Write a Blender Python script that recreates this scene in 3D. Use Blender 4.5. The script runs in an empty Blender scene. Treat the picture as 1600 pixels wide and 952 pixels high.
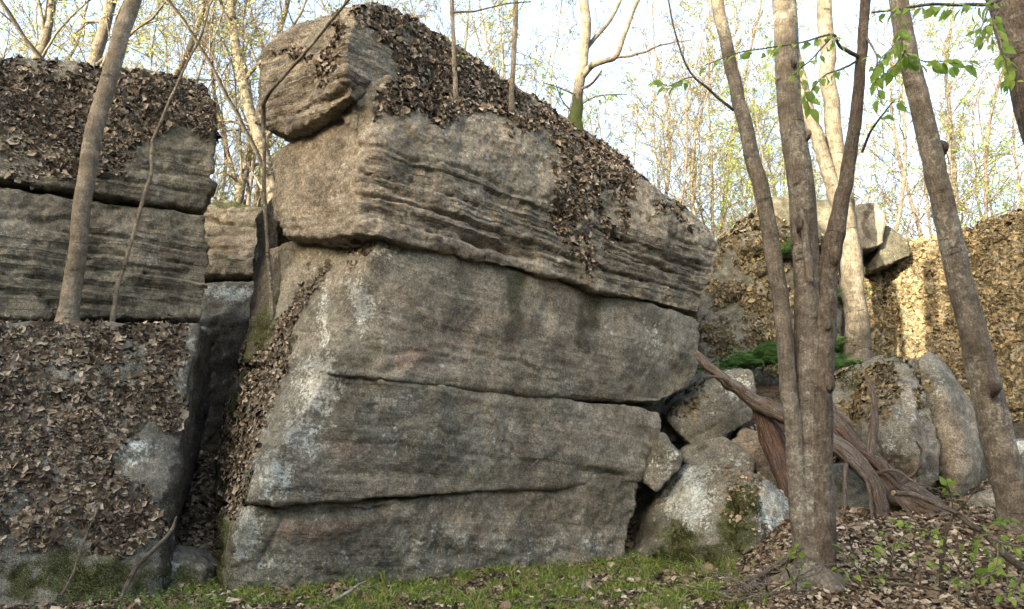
import bpy, bmesh, math, random
import numpy as np
from mathutils import Vector, Matrix

# ------------------------------------------------------------ camera, world, sun
SC = bpy.context.scene
COL = SC.collection
CAM_Z, PITCH, FPX = 1.15, math.radians(11.0), 1200.0
cam_d = bpy.data.cameras.new("camera")
cam_d.sensor_width = 36.0
cam_d.lens = 36.0 * FPX / 1600.0
cam_d.clip_start = 0.05
cam_d.clip_end = 600.0
cam = bpy.data.objects.new("camera", cam_d)
cam.location = (0, 0, CAM_Z)
cam.rotation_euler = (math.pi / 2 + PITCH, 0, 0)
COL.objects.link(cam)
SC.camera = cam

SUN_EL, SUN_AZ = math.radians(15.0), math.radians(215.0)   # azimuth clockwise from +Y: behind the camera, to the left
SUN_DIR = np.array([math.sin(SUN_AZ) * math.cos(SUN_EL), math.cos(SUN_AZ) * math.cos(SUN_EL), math.sin(SUN_EL)])
world = bpy.data.worlds.new("World")
SC.world = world
world.use_nodes = True
wt = world.node_tree
sky = wt.nodes.new("ShaderNodeTexSky")
sky.sky_type = 'NISHITA'
sky.sun_disc = False
sky.sun_elevation = SUN_EL
sky.sun_rotation = SUN_AZ
sky.air_density = 1.0
sky.dust_density = 6.0
sky.ozone_density = 1.0
veil = wt.nodes.new("ShaderNodeMix")           # thin high cloud whitening the whole sky evenly
veil.data_type = 'RGBA'
veil.inputs[0].default_value = 0.32
veil.inputs[7].default_value = (0.86, 0.94, 1.04, 1)
wt.links.new(sky.outputs[0], veil.inputs[6])
wt.links.new(veil.outputs[2], wt.nodes["Background"].inputs[0])
wt.nodes["Background"].inputs[1].default_value = 0.15
sun_d = bpy.data.lights.new("sun", 'SUN')
sun_d.energy = 2.8
sun_d.angle = math.radians(0.5)
sun_d.color = (1.0, 0.86, 0.63)
sun = bpy.data.objects.new("sun", sun_d)
sun.rotation_euler = Vector(tuple(SUN_DIR)).to_track_quat('Z', 'Y').to_euler()
COL.objects.link(sun)
SC.view_settings.view_transform = 'Standard'
SC.view_settings.look = 'None'
SC.view_settings.gamma = 1.0
SC.view_settings.use_curve_mapping = False
SC.view_settings.exposure = 3.0
SC.cycles.max_bounces = 6
SC.cycles.diffuse_bounces = 3
SC.cycles.transparent_max_bounces = 8

RNG = np.random.default_rng(11)
random.seed(5)

# ------------------------------------------------------------ helpers: geometry of the view, used to measure where things stand
CP, SP = math.cos(PITCH), math.sin(PITCH)

def P(px, py, d):
    cx, cy = (px - 800.0) / FPX, (476.0 - py) / FPX
    t = d / (CP - cy * SP)
    return np.array([cx * t, d, CAM_Z + (SP + cy * CP) * t])

def PP(pts):
    return np.array([P(*p) for p in pts])

def proj(v):
    X, Y, Z = v[:, 0], v[:, 1], v[:, 2] - CAM_Z
    f = np.maximum(Y * CP + Z * SP, 0.05)
    u = -Y * SP + Z * CP
    return 800 + FPX * X / f, 476 - FPX * u / f

def mpp(d):                      # metres per photo pixel at a distance
    return d / FPX * 1.03

# ------------------------------------------------------------ noise
_perm = np.random.default_rng(3).permutation(256).astype(np.int64)
_perm = np.concatenate([_perm, _perm, _perm])
_g = np.random.default_rng(4).normal(size=(256, 3))
_g /= np.linalg.norm(_g, axis=1)[:, None]

def pnoise(p):
    i = np.floor(p).astype(np.int64)
    f = p - i
    i &= 255
    w = f * f * f * (f * (f * 6 - 15) + 10)
    out = np.zeros(len(p))
    for dx in (0, 1):
        for dy in (0, 1):
            for dz in (0, 1):
                h = _perm[_perm[_perm[(i[:, 0] + dx) & 255] + ((i[:, 1] + dy) & 255)] + ((i[:, 2] + dz) & 255)]
                g = _g[h]
                d = g[:, 0] * (f[:, 0] - dx) + g[:, 1] * (f[:, 1] - dy) + g[:, 2] * (f[:, 2] - dz)
                out += d * (w[:, 0] if dx else 1 - w[:, 0]) * (w[:, 1] if dy else 1 - w[:, 1]) * (w[:, 2] if dz else 1 - w[:, 2])
    return out * 1.6

def fbm(p, freq, octs=4, gain=0.5, seed=0.0, ridged=False):
    out = np.zeros(len(p)); a = 1.0
    for k in range(octs):
        n = pnoise(p * freq + seed * 7.31 + k * 13.7)
        out += a * ((1 - 2 * np.abs(n)) if ridged else n)
        freq *= 2.03; a *= gain
    return out

def sstep(a, b, x):
    t = np.clip((x - a) / (b - a), 0, 1)
    return t * t * (3 - 2 * t)

def inpoly(x, y, poly):
    r = np.zeros(len(x), bool)
    n = len(poly)
    for k in range(n):
        x1, y1 = poly[k]; x2, y2 = poly[(k + 1) % n]
        if y1 == y2:
            continue
        c = ((y1 > y) != (y2 > y)) & (x < (x2 - x1) * (y - y1) / (y2 - y1) + x1)
        r ^= c
    return r

def polydist(x, y, pts):
    best = np.full(len(x), 1e9)
    for (x1, y1), (x2, y2) in zip(pts[:-1], pts[1:]):
        dx, dy = x2 - x1, y2 - y1
        t = np.clip(((x - x1) * dx + (y - y1) * dy) / (dx * dx + dy * dy + 1e-9), 0, 1)
        best = np.minimum(best, np.hypot(x - x1 - t * dx, y - y1 - t * dy))
    return best

# ------------------------------------------------------------ scene-graph helpers
def tag(o, label=None, cat=None, group=None, kind=None):
    if label: o['label'] = label
    if cat: o['category'] = cat
    if group: o['group'] = group
    if kind: o['kind'] = kind
    return o

def thing(name, loc, label, cat, group=None):
    o = bpy.data.objects.new(name, None)
    o.empty_display_size = 0.2
    o.location = tuple(loc)
    COL.objects.link(o)
    return tag(o, label, cat, group)

def link(name, me, parent=None, origin=None):
    o = bpy.data.objects.new(name, me)
    COL.objects.link(o)
    if parent is not None:
        o.parent = parent
    return o

def wloc(o):
    l = np.zeros(3)
    while o is not None:
        l += np.array(o.location); o = o.parent
    return l

class MB:
    """collects vertices / faces (tri or quad) with uv and a per-face tone value"""
    def __init__(self):
        self.v, self.q, self.t, self.quv, self.tuv, self.n = [], [], [], [], [], 0
        self.qt, self.tt = [], []
    def quads(self, v, f, uv=None, tone=0.5):
        self._add(v, f, uv, tone, self.q, self.quv, self.qt, 4)
    def tris(self, v, f, uv=None, tone=0.5):
        self._add(v, f, uv, tone, self.t, self.tuv, self.tt, 3)
    def _add(self, v, f, uv, tone, F, U, T, k):
        v = np.asarray(v, float); f = np.asarray(f, np.int64).reshape(-1, k)
        self.v.append(v); F.append(f + self.n); self.n += len(v)
        if uv is None: uv = np.zeros((f.size, 2))
        U.append(np.asarray(uv).reshape(-1, 2))
        T.append(np.broadcast_to(np.asarray(tone, float), (len(f),)))
    def mesh(self, name, mat, origin=(0, 0, 0), smooth=True):
        me = bpy.data.meshes.new(name)
        v = np.concatenate(self.v) - np.asarray(origin, float)
        q = np.concatenate(self.q) if self.q else np.zeros((0, 4), np.int64)
        t = np.concatenate(self.t) if self.t else np.zeros((0, 3), np.int64)
        nl = q.size + t.size
        me.vertices.add(len(v)); me.vertices.foreach_set("co", v.ravel().astype(np.float32))
        me.loops.add(nl); me.loops.foreach_set("vertex_index", np.concatenate([q.ravel(), t.ravel()]).astype(np.int32))
        me.polygons.add(len(q) + len(t))
        st = np.concatenate([np.arange(len(q)) * 4, q.size + np.arange(len(t)) * 3]).astype(np.int32)
        me.polygons.foreach_set("loop_start", st)
        me.update(calc_edges=True)
        me.polygons.foreach_set("use_smooth", np.full(len(st), smooth))
        uv = me.uv_layers.new(name="uv")
        U = np.concatenate(self.quv + self.tuv)
        uv.data.foreach_set("uv", U.ravel().astype(np.float32))
        at = me.attributes.new("tone", 'FLOAT', 'FACE')
        at.data.foreach_set("value", np.concatenate(self.qt + self.tt).astype(np.float32))
        me.materials.append(mat)
        me.validate(clean_customdata=False)
        return me
    def build(self, name, mat, parent=None, smooth=True):
        org = wloc(parent) if parent is not None else (0, 0, 0)
        return link(name, self.mesh(name, mat, org, smooth), parent)

def catmull(pts, n):
    pts = np.asarray(pts, float)
    p = np.vstack([2 * pts[0] - pts[1], pts, 2 * pts[-1] - pts[-2]])
    seg = len(pts) - 1
    u = np.linspace(0, seg, n); i = np.minimum(u.astype(int), seg - 1); t = (u - i)[:, None]
    a, b, c, d = p[i], p[i + 1], p[i + 2], p[i + 3]
    return 0.5 * (2 * b + (c - a) * t + (2 * a - 5 * b + 4 * c - d) * t ** 2 + (3 * b - a - 3 * c + d) * t ** 3)

def tube(mb, pts, radii, sides=8, step=0.12, lump=0.0, lfreq=3.0, ridge=0.0, seed=0.0, wobble=0.0, cap=True, tone=0.5):
    """tapered tube through points; lump = surface unevenness, ridge = lengthwise splinters, wobble = crookedness"""
    pts = np.asarray(pts, float)
    L = np.linalg.norm(np.diff(pts, axis=0), axis=1).sum()
    n = max(2, len(pts), int(L / step) + 1)
    pr = catmull(np.column_stack([pts, radii]), n) if len(pts) > 2 else np.linspace(np.r_[pts[0], radii[0]], np.r_[pts[-1], radii[-1]], n)
    c, r = pr[:, :3].copy(), np.maximum(pr[:, 3], 0.0008)
    if wobble:
        s = np.linspace(0, L, n)
        e = np.minimum(s, L - s) / (0.15 * L + 1e-6)
        for k in range(3):
            c[:, k] += wobble * np.clip(e, 0, 1) * fbm(np.column_stack([s, s * 0 + k * 9.1, s * 0 + seed]), 2.2, 3, 0.5, seed)
    T = np.gradient(c, axis=0); T /= np.linalg.norm(T, axis=1)[:, None] + 1e-9
    up = np.array([1.0, 0, 0]) if abs(T[0, 0]) < 0.8 else np.array([0, 0, 1.0])
    N = np.zeros_like(c)
    a = up - T[0] * up.dot(T[0]); N[0] = a / np.linalg.norm(a)
    for k in range(1, n):
        a = N[k - 1] - T[k] * N[k - 1].dot(T[k]); N[k] = a / (np.linalg.norm(a) + 1e-9)
    B = np.cross(T, N)
    th = np.arange(sides) * 2 * math.pi / sides
    ring = np.cos(th)[None, :, None] * N[:, None] + np.sin(th)[None, :, None] * B[:, None]
    rr = np.repeat(r[:, None], sides, 1)
    if lump or ridge:
        s = np.linspace(0, L, n)
        q = np.stack([np.cos(th)[None].repeat(n, 0) * 1.3, np.sin(th)[None].repeat(n, 0) * 1.3, np.repeat(s[:, None], sides, 1)], -1).reshape(-1, 3)
        if lump:
            rr = rr * (1 + lump * fbm(q * np.array([1, 1, lfreq]), 1.0, 3, 0.6, seed)).reshape(n, sides)
        if ridge:
            rr = rr * (1 + ridge * fbm(q * np.array([2.2, 2.2, 0.6]), 1.0, 4, 0.75, seed + 3)).reshape(n, sides)
    v = (c[:, None] + ring * rr[..., None]).reshape(-1, 3)
    k = np.arange(n - 1)[:, None] * sides; j = np.arange(sides)[None]; j2 = (j + 1) % sides
    f = np.stack([k + j, k + j2, k + sides + j2, k + sides + j], -1).reshape(-1, 4)
    s = np.linspace(0, L, n); circ = 2 * math.pi * r.mean()
    u0 = np.broadcast_to(j / sides * circ, (n - 1, sides)); u1 = u0 + circ / sides
    v0 = np.repeat(s[:-1, None], sides, 1); v1 = np.repeat(s[1:, None], sides, 1)
    uv = np.stack([np.stack([u0, v0], -1), np.stack([u1, v0], -1), np.stack([u1, v1], -1), np.stack([u0, v1], -1)], 2)
    mb.quads(v, f, uv.reshape(-1, 2), tone)
    if cap and sides >= 5:
        base = (n - 1) * sides
        cv = np.vstack([v[base:], c[-1]]); tri = [(i, (i + 1) % sides, sides) for i in range(sides)]
        mb.tris(cv, tri, None, tone)
        cv = np.vstack([v[:sides], c[0]]); tri = [((i + 1) % sides, i, sides) for i in range(sides)]
        mb.tris(cv, tri, None, tone)

# ------------------------------------------------------------ materials
class NT:
    def __init__(self, name):
        self.m = bpy.data.materials.new(name); self.m.use_nodes = True
        self.t = self.m.node_tree; self.b = self.t.nodes["Principled BSDF"]
        self.b.inputs["Specular IOR Level"].default_value = 0.2
    def set(self, node, k, val):
        if isinstance(val, bpy.types.NodeSocket): self.t.links.new(val, node.inputs[k])
        else:
            s = node.inputs[k]
            if s.type == 'RGBA' and len(val) == 3: val = (*val, 1)
            s.default_value = val
    def n(self, typ, ins=None, out=0, **props):
        nd = self.t.nodes.new(typ)
        for k, v in props.items(): setattr(nd, k, v)
        for k, v in (ins or {}).items(): self.set(nd, k, v)
        return nd.outputs[out]
    def pos(self): return self.n("ShaderNodeNewGeometry", out="Position")
    def attr(self, name): return self.n("ShaderNodeAttribute", out="Fac", attribute_name=name)
    def noise(self, vec, scale, detail=4, rough=0.55, dist=0.0):
        return self.n("ShaderNodeTexNoise", {"Vector": vec, "Scale": scale, "Detail": detail, "Roughness": rough, "Distortion": dist})
    def vor(self, vec, scale, rnd=1.0): return self.n("ShaderNodeTexVoronoi", {"Vector": vec, "Scale": scale, "Randomness": rnd})
    def math(self, op, a, b=0.0): return self.n("ShaderNodeMath", {0: a, 1: b}, operation=op)
    def ramp(self, x, a, b, lo=0.0, hi=1.0, smooth=True):
        return self.n("ShaderNodeMapRange", {0: x, 1: a, 2: b, 3: lo, 4: hi}, interpolation_type='SMOOTHSTEP' if smooth else 'LINEAR')
    def mix(self, f, a, b, mode='MIX'):
        nd = self.t.nodes.new("ShaderNodeMix"); nd.data_type = 'RGBA'; nd.blend_type = mode
        self.set(nd, 0, f); self.set(nd, 6, a); self.set(nd, 7, b)
        return nd.outputs[2]
    def scalev(self, vec, s): return self.n("ShaderNodeVectorMath", {0: vec, 1: s}, operation='MULTIPLY')
    def mul(self, col, f):      # colour times a factor
        nd = self.t.nodes.new("ShaderNodeVectorMath"); nd.operation = 'SCALE'
        self.set(nd, 0, col); self.set(nd, 'Scale', f); return nd.outputs[0]
    def bump(self, h, strength, dist, normal=None):
        ins = {"Height": h, "Strength": strength, "Distance": dist}
        if normal is not None: ins["Normal"] = normal
        return self.n("ShaderNodeBump", ins)
    def fin(self, col, rough=0.9, normal=None):
        self.set(self.b, "Base Color", col); self.set(self.b, "Roughness", rough)
        if normal is not None: self.set(self.b, "Normal", normal)
        return self.m

def mat_rock(name, c1, c2, c3):
    t = NT(name); p = t.pos()
    big = t.noise(p, 1.1, 5, 0.6, 0.4)
    mid = t.noise(p, 5.0, 8, 0.7, 0.3)
    fine = t.noise(p, 36.0, 6, 0.75)
    grain = t.noise(p, 140.0, 3, 0.7)
    col = t.mix(t.ramp(big, 0.35, 0.68), c1, c2)
    col = t.mix(t.ramp(mid, 0.52, 0.75, 0, 0.7), col, c3)
    a_tint = t.attr("tint")
    col = t.mix(t.math('MULTIPLY', a_tint, 0.85), col, (0.33, 0.265, 0.19))
    col = t.mix(t.math('MULTIPLY', t.attr("cool"), 0.75), col, (0.200, 0.203, 0.168))
    def soft(attr, k1=0.9, k2=0.5, lo=0.30, hi=0.86):
        s = t.math('ADD', t.attr(attr), t.math('MULTIPLY', t.math('SUBTRACT', mid, 0.5), k1))
        s = t.math('ADD', s, t.math('MULTIPLY', t.math('SUBTRACT', fine, 0.5), k2))
        return t.ramp(s, lo, hi)
    col = t.mix(t.math('MULTIPLY', soft("rust"), 0.55), col, (0.20, 0.130, 0.092))
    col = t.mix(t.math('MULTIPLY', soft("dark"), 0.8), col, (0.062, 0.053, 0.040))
    col = t.mix(t.math('MULTIPLY', soft("green"), 0.7), col, (0.075, 0.083, 0.038))
    # crust lichen: whitish patches with ragged edges
    pn = t.noise(p, 9.0, 9, 0.78, 0.2)
    s = t.math('ADD', t.attr("pale"), t.math('MULTIPLY', t.math('SUBTRACT', pn, 0.5), 2.6))
    s = t.math('ADD', s, t.math('MULTIPLY', t.math('SUBTRACT', fine, 0.5), 0.9))
    pf = t.math('MULTIPLY', t.ramp(s, 0.50, 0.78), 0.85)
    col = t.mix(pf, col, t.mix(t.ramp(big, 0.4, 0.6), (0.42, 0.46, 0.42), (0.47, 0.47, 0.40)))
    # small round lichen spots
    sp = t.vor(p, 22.0)
    spm = t.math('MULTIPLY', t.ramp(sp, 0.24, 0.10), t.ramp(t.noise(p, 3.0, 2), 0.55, 0.7))
    col = t.mix(t.math('MULTIPLY', spm, 0.45), col, (0.40, 0.42, 0.37))
    # lichen rosettes with a ragged rim
    rv = t.math('ADD', t.vor(p, 8.0), t.math('MULTIPLY', t.math('SUBTRACT', fine, 0.5), 0.5))
    rm = t.math('MULTIPLY', t.ramp(rv, 0.22, 0.15), t.ramp(t.noise(p, 1.9, 3), 0.50, 0.60))
    col = t.mix(t.math('MULTIPLY', rm, 0.55), col, (0.41, 0.44, 0.39))
    # moss
    ms = t.math('ADD', t.attr("moss"), t.math('MULTIPLY', t.math('SUBTRACT', mid, 0.5), 1.6))
    ms = t.math('ADD', ms, t.math('MULTIPLY', t.math('SUBTRACT', fine, 0.5), 0.8))
    mf = t.ramp(ms, 0.42, 0.62)
    mcol = t.mix(t.ramp(grain, 0.35, 0.65), (0.028, 0.030, 0.012), (0.085, 0.098, 0.030))
    col = t.mix(t.math('MULTIPLY', mf, 0.92), col, mcol)
    # thin laminae of the bedding
    sx = t.n("ShaderNodeSeparateXYZ", {0: p}); sxn = sx.node
    lv = t.n("ShaderNodeCombineXYZ", {0: t.math('MULTIPLY', t.attr("lay"), 24.0), 1: t.math('MULTIPLY', sxn.outputs[0], 0.9), 2: t.math('MULTIPLY', sxn.outputs[1], 0.9)})
    lam = t.noise(lv, 1.0, 5, 0.65, 0.2); lw = t.attr("layw")
    lamc = t.math('ADD', 1.0, t.math('MULTIPLY', lw, t.ramp(lam, 0.34, 0.62, -0.34, 0.16)))
    col = t.mul(col, lamc)
    # mineral grain
    col = t.mul(col, t.ramp(grain, 0.34, 0.66, 0.50, 1.5))
    col = t.mul(col, t.ramp(fine, 0.36, 0.64, 0.68, 1.28))
    col = t.mul(col, t.ramp(t.noise(p, 12.0, 6, 0.7), 0.38, 0.62, 0.82, 1.14))
    col = t.mul(col, t.ramp(t.noise(p, 2.3, 6, 0.62), 0.36, 0.64, 0.62, 1.22))
    col = t.mix(t.math('MULTIPLY', t.math('MULTIPLY', t.ramp(t.noise(p, 70.0, 4, 0.8), 0.58, 0.66), t.ramp(t.noise(p, 3.7, 4), 0.42, 0.6)), 0.8), col, (0.44, 0.43, 0.36))
    col = t.mix(t.math('MULTIPLY', t.ramp(t.noise(p, 60.0, 5, 0.8), 0.60, 0.68), 0.7), col, (0.045, 0.038, 0.03))
    h = t.math('ADD', t.math('MULTIPLY', fine, 0.7), t.math('MULTIPLY', grain, 0.35))
    pit = t.vor(p, 45.0)
    h = t.math('ADD', h, t.math('MULTIPLY', t.ramp(pit, 0.05, 0.4), 0.25))
    h = t.math('ADD', h, t.math('MULTIPLY', mid, 0.8))
    h = t.math('ADD', h, t.math('MULTIPLY', t.math('MULTIPLY', t.ramp(lam, 0.36, 0.56), lw), 1.3))
    return t.fin(col, 0.92, t.bump(h, 0.8, 0.017))

M_MAIN = mat_rock("warm_grey_gneiss", (0.248, 0.214, 0.155), (0.190, 0.173, 0.128), (0.30, 0.270, 0.20))
M_LEFT = mat_rock("olive_grey_gneiss", (0.220, 0.200, 0.146), (0.165, 0.152, 0.110), (0.28, 0.257, 0.192))
M_SIDE = mat_rock("lichened_gneiss", (0.195, 0.182, 0.142), (0.145, 0.138, 0.106), (0.25, 0.235, 0.19))

def mat_flake(name, dark, midc, light, under=(0.02, 0.016, 0.013), trans=0.0):
    t = NT(name); p = t.pos()
    tn = t.math('ADD', t.attr("tone"), t.math('MULTIPLY', t.math('SUBTRACT', t.noise(p, 40.0, 3), 0.5), 0.5))
    col = t.mix(t.ramp(tn, 0.1, 0.55), dark, midc)
    col = t.mix(t.ramp(tn, 0.55, 0.95), col, light)
    if under is not None:
        col = t.mix(t.n("ShaderNodeNewGeometry", out="Backfacing"), col, under)
    m = t.fin(col, 0.8, t.bump(t.noise(p, 90.0, 3), 0.5, 0.006))
    return m

M_FLAKE = mat_flake("leafy_lichen", (0.040, 0.032, 0.023), (0.150, 0.116, 0.078), (0.42, 0.35, 0.255))
M_FLAKE_G = mat_flake("olive_leafy_lichen", (0.045, 0.037, 0.021), (0.135, 0.107, 0.058), (0.31, 0.25, 0.14), (0.028, 0.022, 0.015))
M_LITTER = mat_flake("dead_leaves", (0.075, 0.052, 0.032), (0.22, 0.163, 0.105), (0.48, 0.405, 0.29), None)

def mat_leaf(name, c1, c2, tr=0.45):
    t = NT(name); p = t.pos()
    tn = t.math('ADD', t.attr("tone"), t.math('MULTIPLY', t.math('SUBTRACT', t.noise(p, 8.0, 2), 0.5), 0.5))
    col = t.mix(t.ramp(tn, 0.2, 0.8), c1, c2)
    t.fin(col, 0.5)
    td = t.n("ShaderNodeBsdfTranslucent", {"Color": t.mul(col, 1.3)})
    mx = t.t.nodes.new("ShaderNodeMixShader"); mx.inputs[0].default_value = tr
    t.t.links.new(t.b.outputs[0], mx.inputs[1]); t.t.links.new(td, mx.inputs[2])
    t.t.links.new(mx.outputs[0], t.t.nodes["Material Output"].inputs[0])
    return t.m

M_LEAF = mat_leaf("spring_leaf", (0.17, 0.27, 0.045), (0.32, 0.41, 0.085), 0.55)
M_YLEAF = mat_leaf("budding_leaf", (0.20, 0.235, 0.07), (0.36, 0.35, 0.14))
M_HERB = mat_leaf("herb_leaf", (0.08, 0.15, 0.036), (0.20, 0.28, 0.07), 0.35)
M_MOSSB = mat_leaf("moss_blade", (0.11, 0.18, 0.03), (0.31, 0.36, 0.08), 0.35)
M_FERN = mat_leaf("fern_green", (0.060, 0.135, 0.036), (0.14, 0.23, 0.06), 0.4)
M_STRAW = mat_leaf("dry_grass", (0.18, 0.12, 0.06), (0.34, 0.25, 0.13), 0.2)
M_EVER = mat_leaf("evergreen", (0.03, 0.05, 0.02), (0.06, 0.09, 0.03), 0.15)

def mat_bark(name, c1, c2, spot, spots=0.5, ring=0.5, fis=1.0):
    t = NT(name)
    uv = t.n("ShaderNodeTexCoord", out="UV"); p = t.pos()
    st = t.noise(t.scalev(uv, (9.0, 1.6, 1.0)), 6.0, 6, 0.65)          # lengthwise fissures
    hz = t.noise(t.scalev(uv, (2.0, 9.0, 1.0)), 1.6, 5, 0.65)          # cross rings / lenticels
    fine = t.noise(p, 60.0, 5, 0.7); big = t.noise(p, 3.0, 4, 0.6)
    col = t.mix(t.ramp(big, 0.35, 0.65), c1, c2)
    col = t.mul(col, t.ramp(st, 0.3, 0.7, 1.0 - 0.42 * fis, 1.0 + 0.3 * fis))
    col = t.mul(col, t.ramp(hz, 0.35, 0.6, 1.0 - 0.45 * ring, 1.0 + 0.18 * ring))
    ls = t.math('ADD', t.noise(p, 26.0, 7, 0.75), t.math('MULTIPLY', t.math('SUBTRACT', big, 0.5), 0.7))
    col = t.mix(t.math('MULTIPLY', t.ramp(ls, 0.56, 0.66), spots), col, spot)
    v = t.vor(p, 42.0)
    col = t.mix(t.math('MULTIPLY', t.math('MULTIPLY', t.ramp(v, 0.26, 0.14), t.ramp(t.noise(p, 7.0, 4), 0.45, 0.6)), spots), col, spot)
    scar = t.ramp(t.noise(t.scalev(uv, (1.1, 7.0, 1.0)), 1.3, 6, 0.7, 0.6), 0.34, 0.40)
    col = t.mul(col, t.ramp(scar, 0.0, 1.0, 0.45, 1.0))
    col = t.mul(col, t.ramp(t.noise(p, 9.0, 5, 0.7), 0.36, 0.64, 0.68, 1.25))
    ms = t.math('ADD', t.attr("moss"), t.math('MULTIPLY', t.math('SUBTRACT', fine, 0.5), 1.2))
    col = t.mix(t.ramp(ms, 0.4, 0.7), col, (0.07, 0.085, 0.025))
    col = t.mul(col, t.ramp(fine, 0.25, 0.75, 0.65, 1.35))
    h = t.math('ADD', t.math('MULTIPLY', st, 1.0 * fis), t.math('MULTIPLY', hz, 0.5 * ring))
    h = t.math('ADD', h, t.math('MULTIPLY', fine, 0.6))
    h = t.math('ADD', h, t.math('MULTIPLY', scar, 0.5))
    return t.fin(col, 0.88, t.bump(h, 1.0, 0.018))

M_BARK = mat_bark("grey_brown_bark", (0.148, 0.124, 0.092), (0.19, 0.163, 0.125), (0.35, 0.35, 0.29), 0.7, 0.28, 0.7)
M_BARKD = mat_bark("dark_bark", (0.105, 0.082, 0.06), (0.14, 0.115, 0.085), (0.26, 0.26, 0.21), 0.5, 0.25, 1.0)
M_BARKS = mat_bark("smooth_sapling_bark", (0.20, 0.165, 0.115), (0.25, 0.21, 0.15), (0.36, 0.35, 0.29), 0.5, 0.25, 0.4)
M_BARKF = mat_bark("pale_forest_bark", (0.125, 0.108, 0.080), (0.175, 0.152, 0.114), (0.31, 0.30, 0.245), 0.4, 0.2, 0.8)
M_TWIG = mat_bark("twig_bark", (0.13, 0.10, 0.075), (0.17, 0.14, 0.11), (0.3, 0.29, 0.25), 0.25, 0.3, 0.3)

def mat_wood(name, c1, c2, c3):
    t = NT(name)
    uv = t.n("ShaderNodeTexCoord", out="UV"); p = t.pos()
    st = t.noise(t.scalev(uv, (26.0, 2.2, 1.0)), 3.0, 9, 0.78, 0.8)
    big = t.noise(p, 4.0, 4, 0.6); fine = t.noise(p, 60.0, 4, 0.7)
    col = t.mix(t.ramp(big, 0.35, 0.65), c1, c2)
    col = t.mix(t.ramp(st, 0.55, 0.72), col, c3)
    col = t.mul(col, t.ramp(st, 0.32, 0.58, 0.18, 1.3))
    col = t.mul(col, t.ramp(fine, 0.25, 0.75, 0.7, 1.3))
    h = t.math('ADD', st, t.math('MULTIPLY', fine, 0.45))
    return t.fin(col, 0.85, t.bump(h, 1.0, 0.02))

M_WOOD = mat_wood("weathered_wood", (0.115, 0.085, 0.062), (0.150, 0.128, 0.105), (0.38, 0.33, 0.27))
M_RWOOD = mat_wood("red_rotten_wood", (0.115, 0.070, 0.052), (0.10, 0.070, 0.056), (0.30, 0.235, 0.19))

def mat_ground():
    t = NT("forest_soil"); p = t.pos()
    big = t.noise(p, 1.2, 5, 0.6); mid = t.noise(p, 9.0, 7, 0.7); fine = t.noise(p, 45.0, 6, 0.75)
    col = t.mix(t.ramp(mid, 0.35, 0.65), (0.040, 0.030, 0.020), (0.12, 0.090, 0.060))
    col = t.mix(t.ramp(fine, 0.52, 0.7), col, (0.24, 0.175, 0.12))
    col = t.mix(t.math('MULTIPLY', t.ramp(big, 0.5, 0.62), t.attr("moss")), col, (0.055, 0.065, 0.02))
    col = t.mul(col, t.ramp(fine, 0.3, 0.7, 0.6, 1.3))
    h = t.math('ADD', t.math('MULTIPLY', mid, 1.5), fine)
    return t.fin(col, 0.95, t.bump(h, 1.0, 0.04))
M_GROUND = mat_ground()

# ------------------------------------------------------------ ground
def ground_z(X, Y):
    p = np.column_stack([X, Y, X * 0])
    z = 0.045 * fbm(p, 0.9, 4, 0.5, 2.0)
    right = sstep(1.9, 3.2, X)
    z = z + right * (0.42 * sstep(6.0, 8.2, Y) + 0.10 * sstep(5.2, 6.3, Y))
    back = (sstep(8.9, 11.4, Y) * 1.62 + 0.4 * sstep(11.4, 15, Y)) * (1 - 0.35 * sstep(4.8, 6.8, X) * (1 - sstep(12, 15, Y)))
    z = z + back * (0.15 + 0.85 * sstep(-2.2, 2.5, X))
    z = z + (1 - sstep(-2.2, 2.5, X)) * sstep(10.5, 14, Y) * 2.2
    crev = np.exp(-((X + 2.9 + 0.4 * (Y - 7.3)) / 0.75) ** 2)
    z = z + crev * (1.05 * sstep(7.3, 9.6, Y) + 0.25 * sstep(9.6, 11, Y))
    # swell of roots and soil round the triple trunk
    z = z + 0.20 * np.exp(-(((X - 2.25) / 0.55) ** 2 + ((Y - 6.35) / 0.6) ** 2))
    # hillside behind the photographer
    r = np.maximum(-Y - 6.0, 0)
    z = z + 7.0 * sstep(0, 42, r)
    z = z + sstep(40, 120, Y) * 4.0
    return z

def gz(x, y): return float(ground_z(np.array([x]), np.array([y]))[0])

def build_ground():
    def axis(lo, hi, fine_lo, fine_hi, fs, n):
        a = np.arange(fine_lo, fine_hi + 1e-6, fs)
        l = fine_lo - np.geomspace(fs, fine_lo - lo, n)[::-1]; h = fine_hi + np.geomspace(fs, hi - fine_hi, n)
        return np.concatenate([l, a, h])
    xs = axis(-220, 220, -5.0, 6.5, 0.05, 36); ys = axis(-160, 330, 4.4, 12.0, 0.05, 40)
    X, Y = np.meshgrid(xs, ys); x, y = X.ravel(), Y.ravel()
    z = ground_z(x, y)
    near = ((y > 4) & (y < 13) & (np.abs(x) < 7))
    pp = np.column_stack([x, y, x * 0])
    z = z + np.where(near, 0.018 * fbm(pp, 6.0, 3, 0.6, 5.0), 0)
    nx, ny = len(xs), len(ys)
    i = (np.arange(ny - 1)[:, None] * nx + np.arange(nx - 1)[None]).ravel()
    mb = MB(); mb.quads(np.column_stack([x, y, z]), np.stack([i, i + 1, i + nx + 1, i + nx], -1))
    o = mb.build("ground", M_GROUND)
    a = o.data.attributes.new("moss", 'FLOAT', 'POINT')
    a.data.foreach_set("value", np.where((x > -3) & (x < 2.2) & (y > 5) & (y < 9), 0.75, 0.2).astype(np.float32))
    tag(o, kind='structure')
build_ground()

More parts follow.
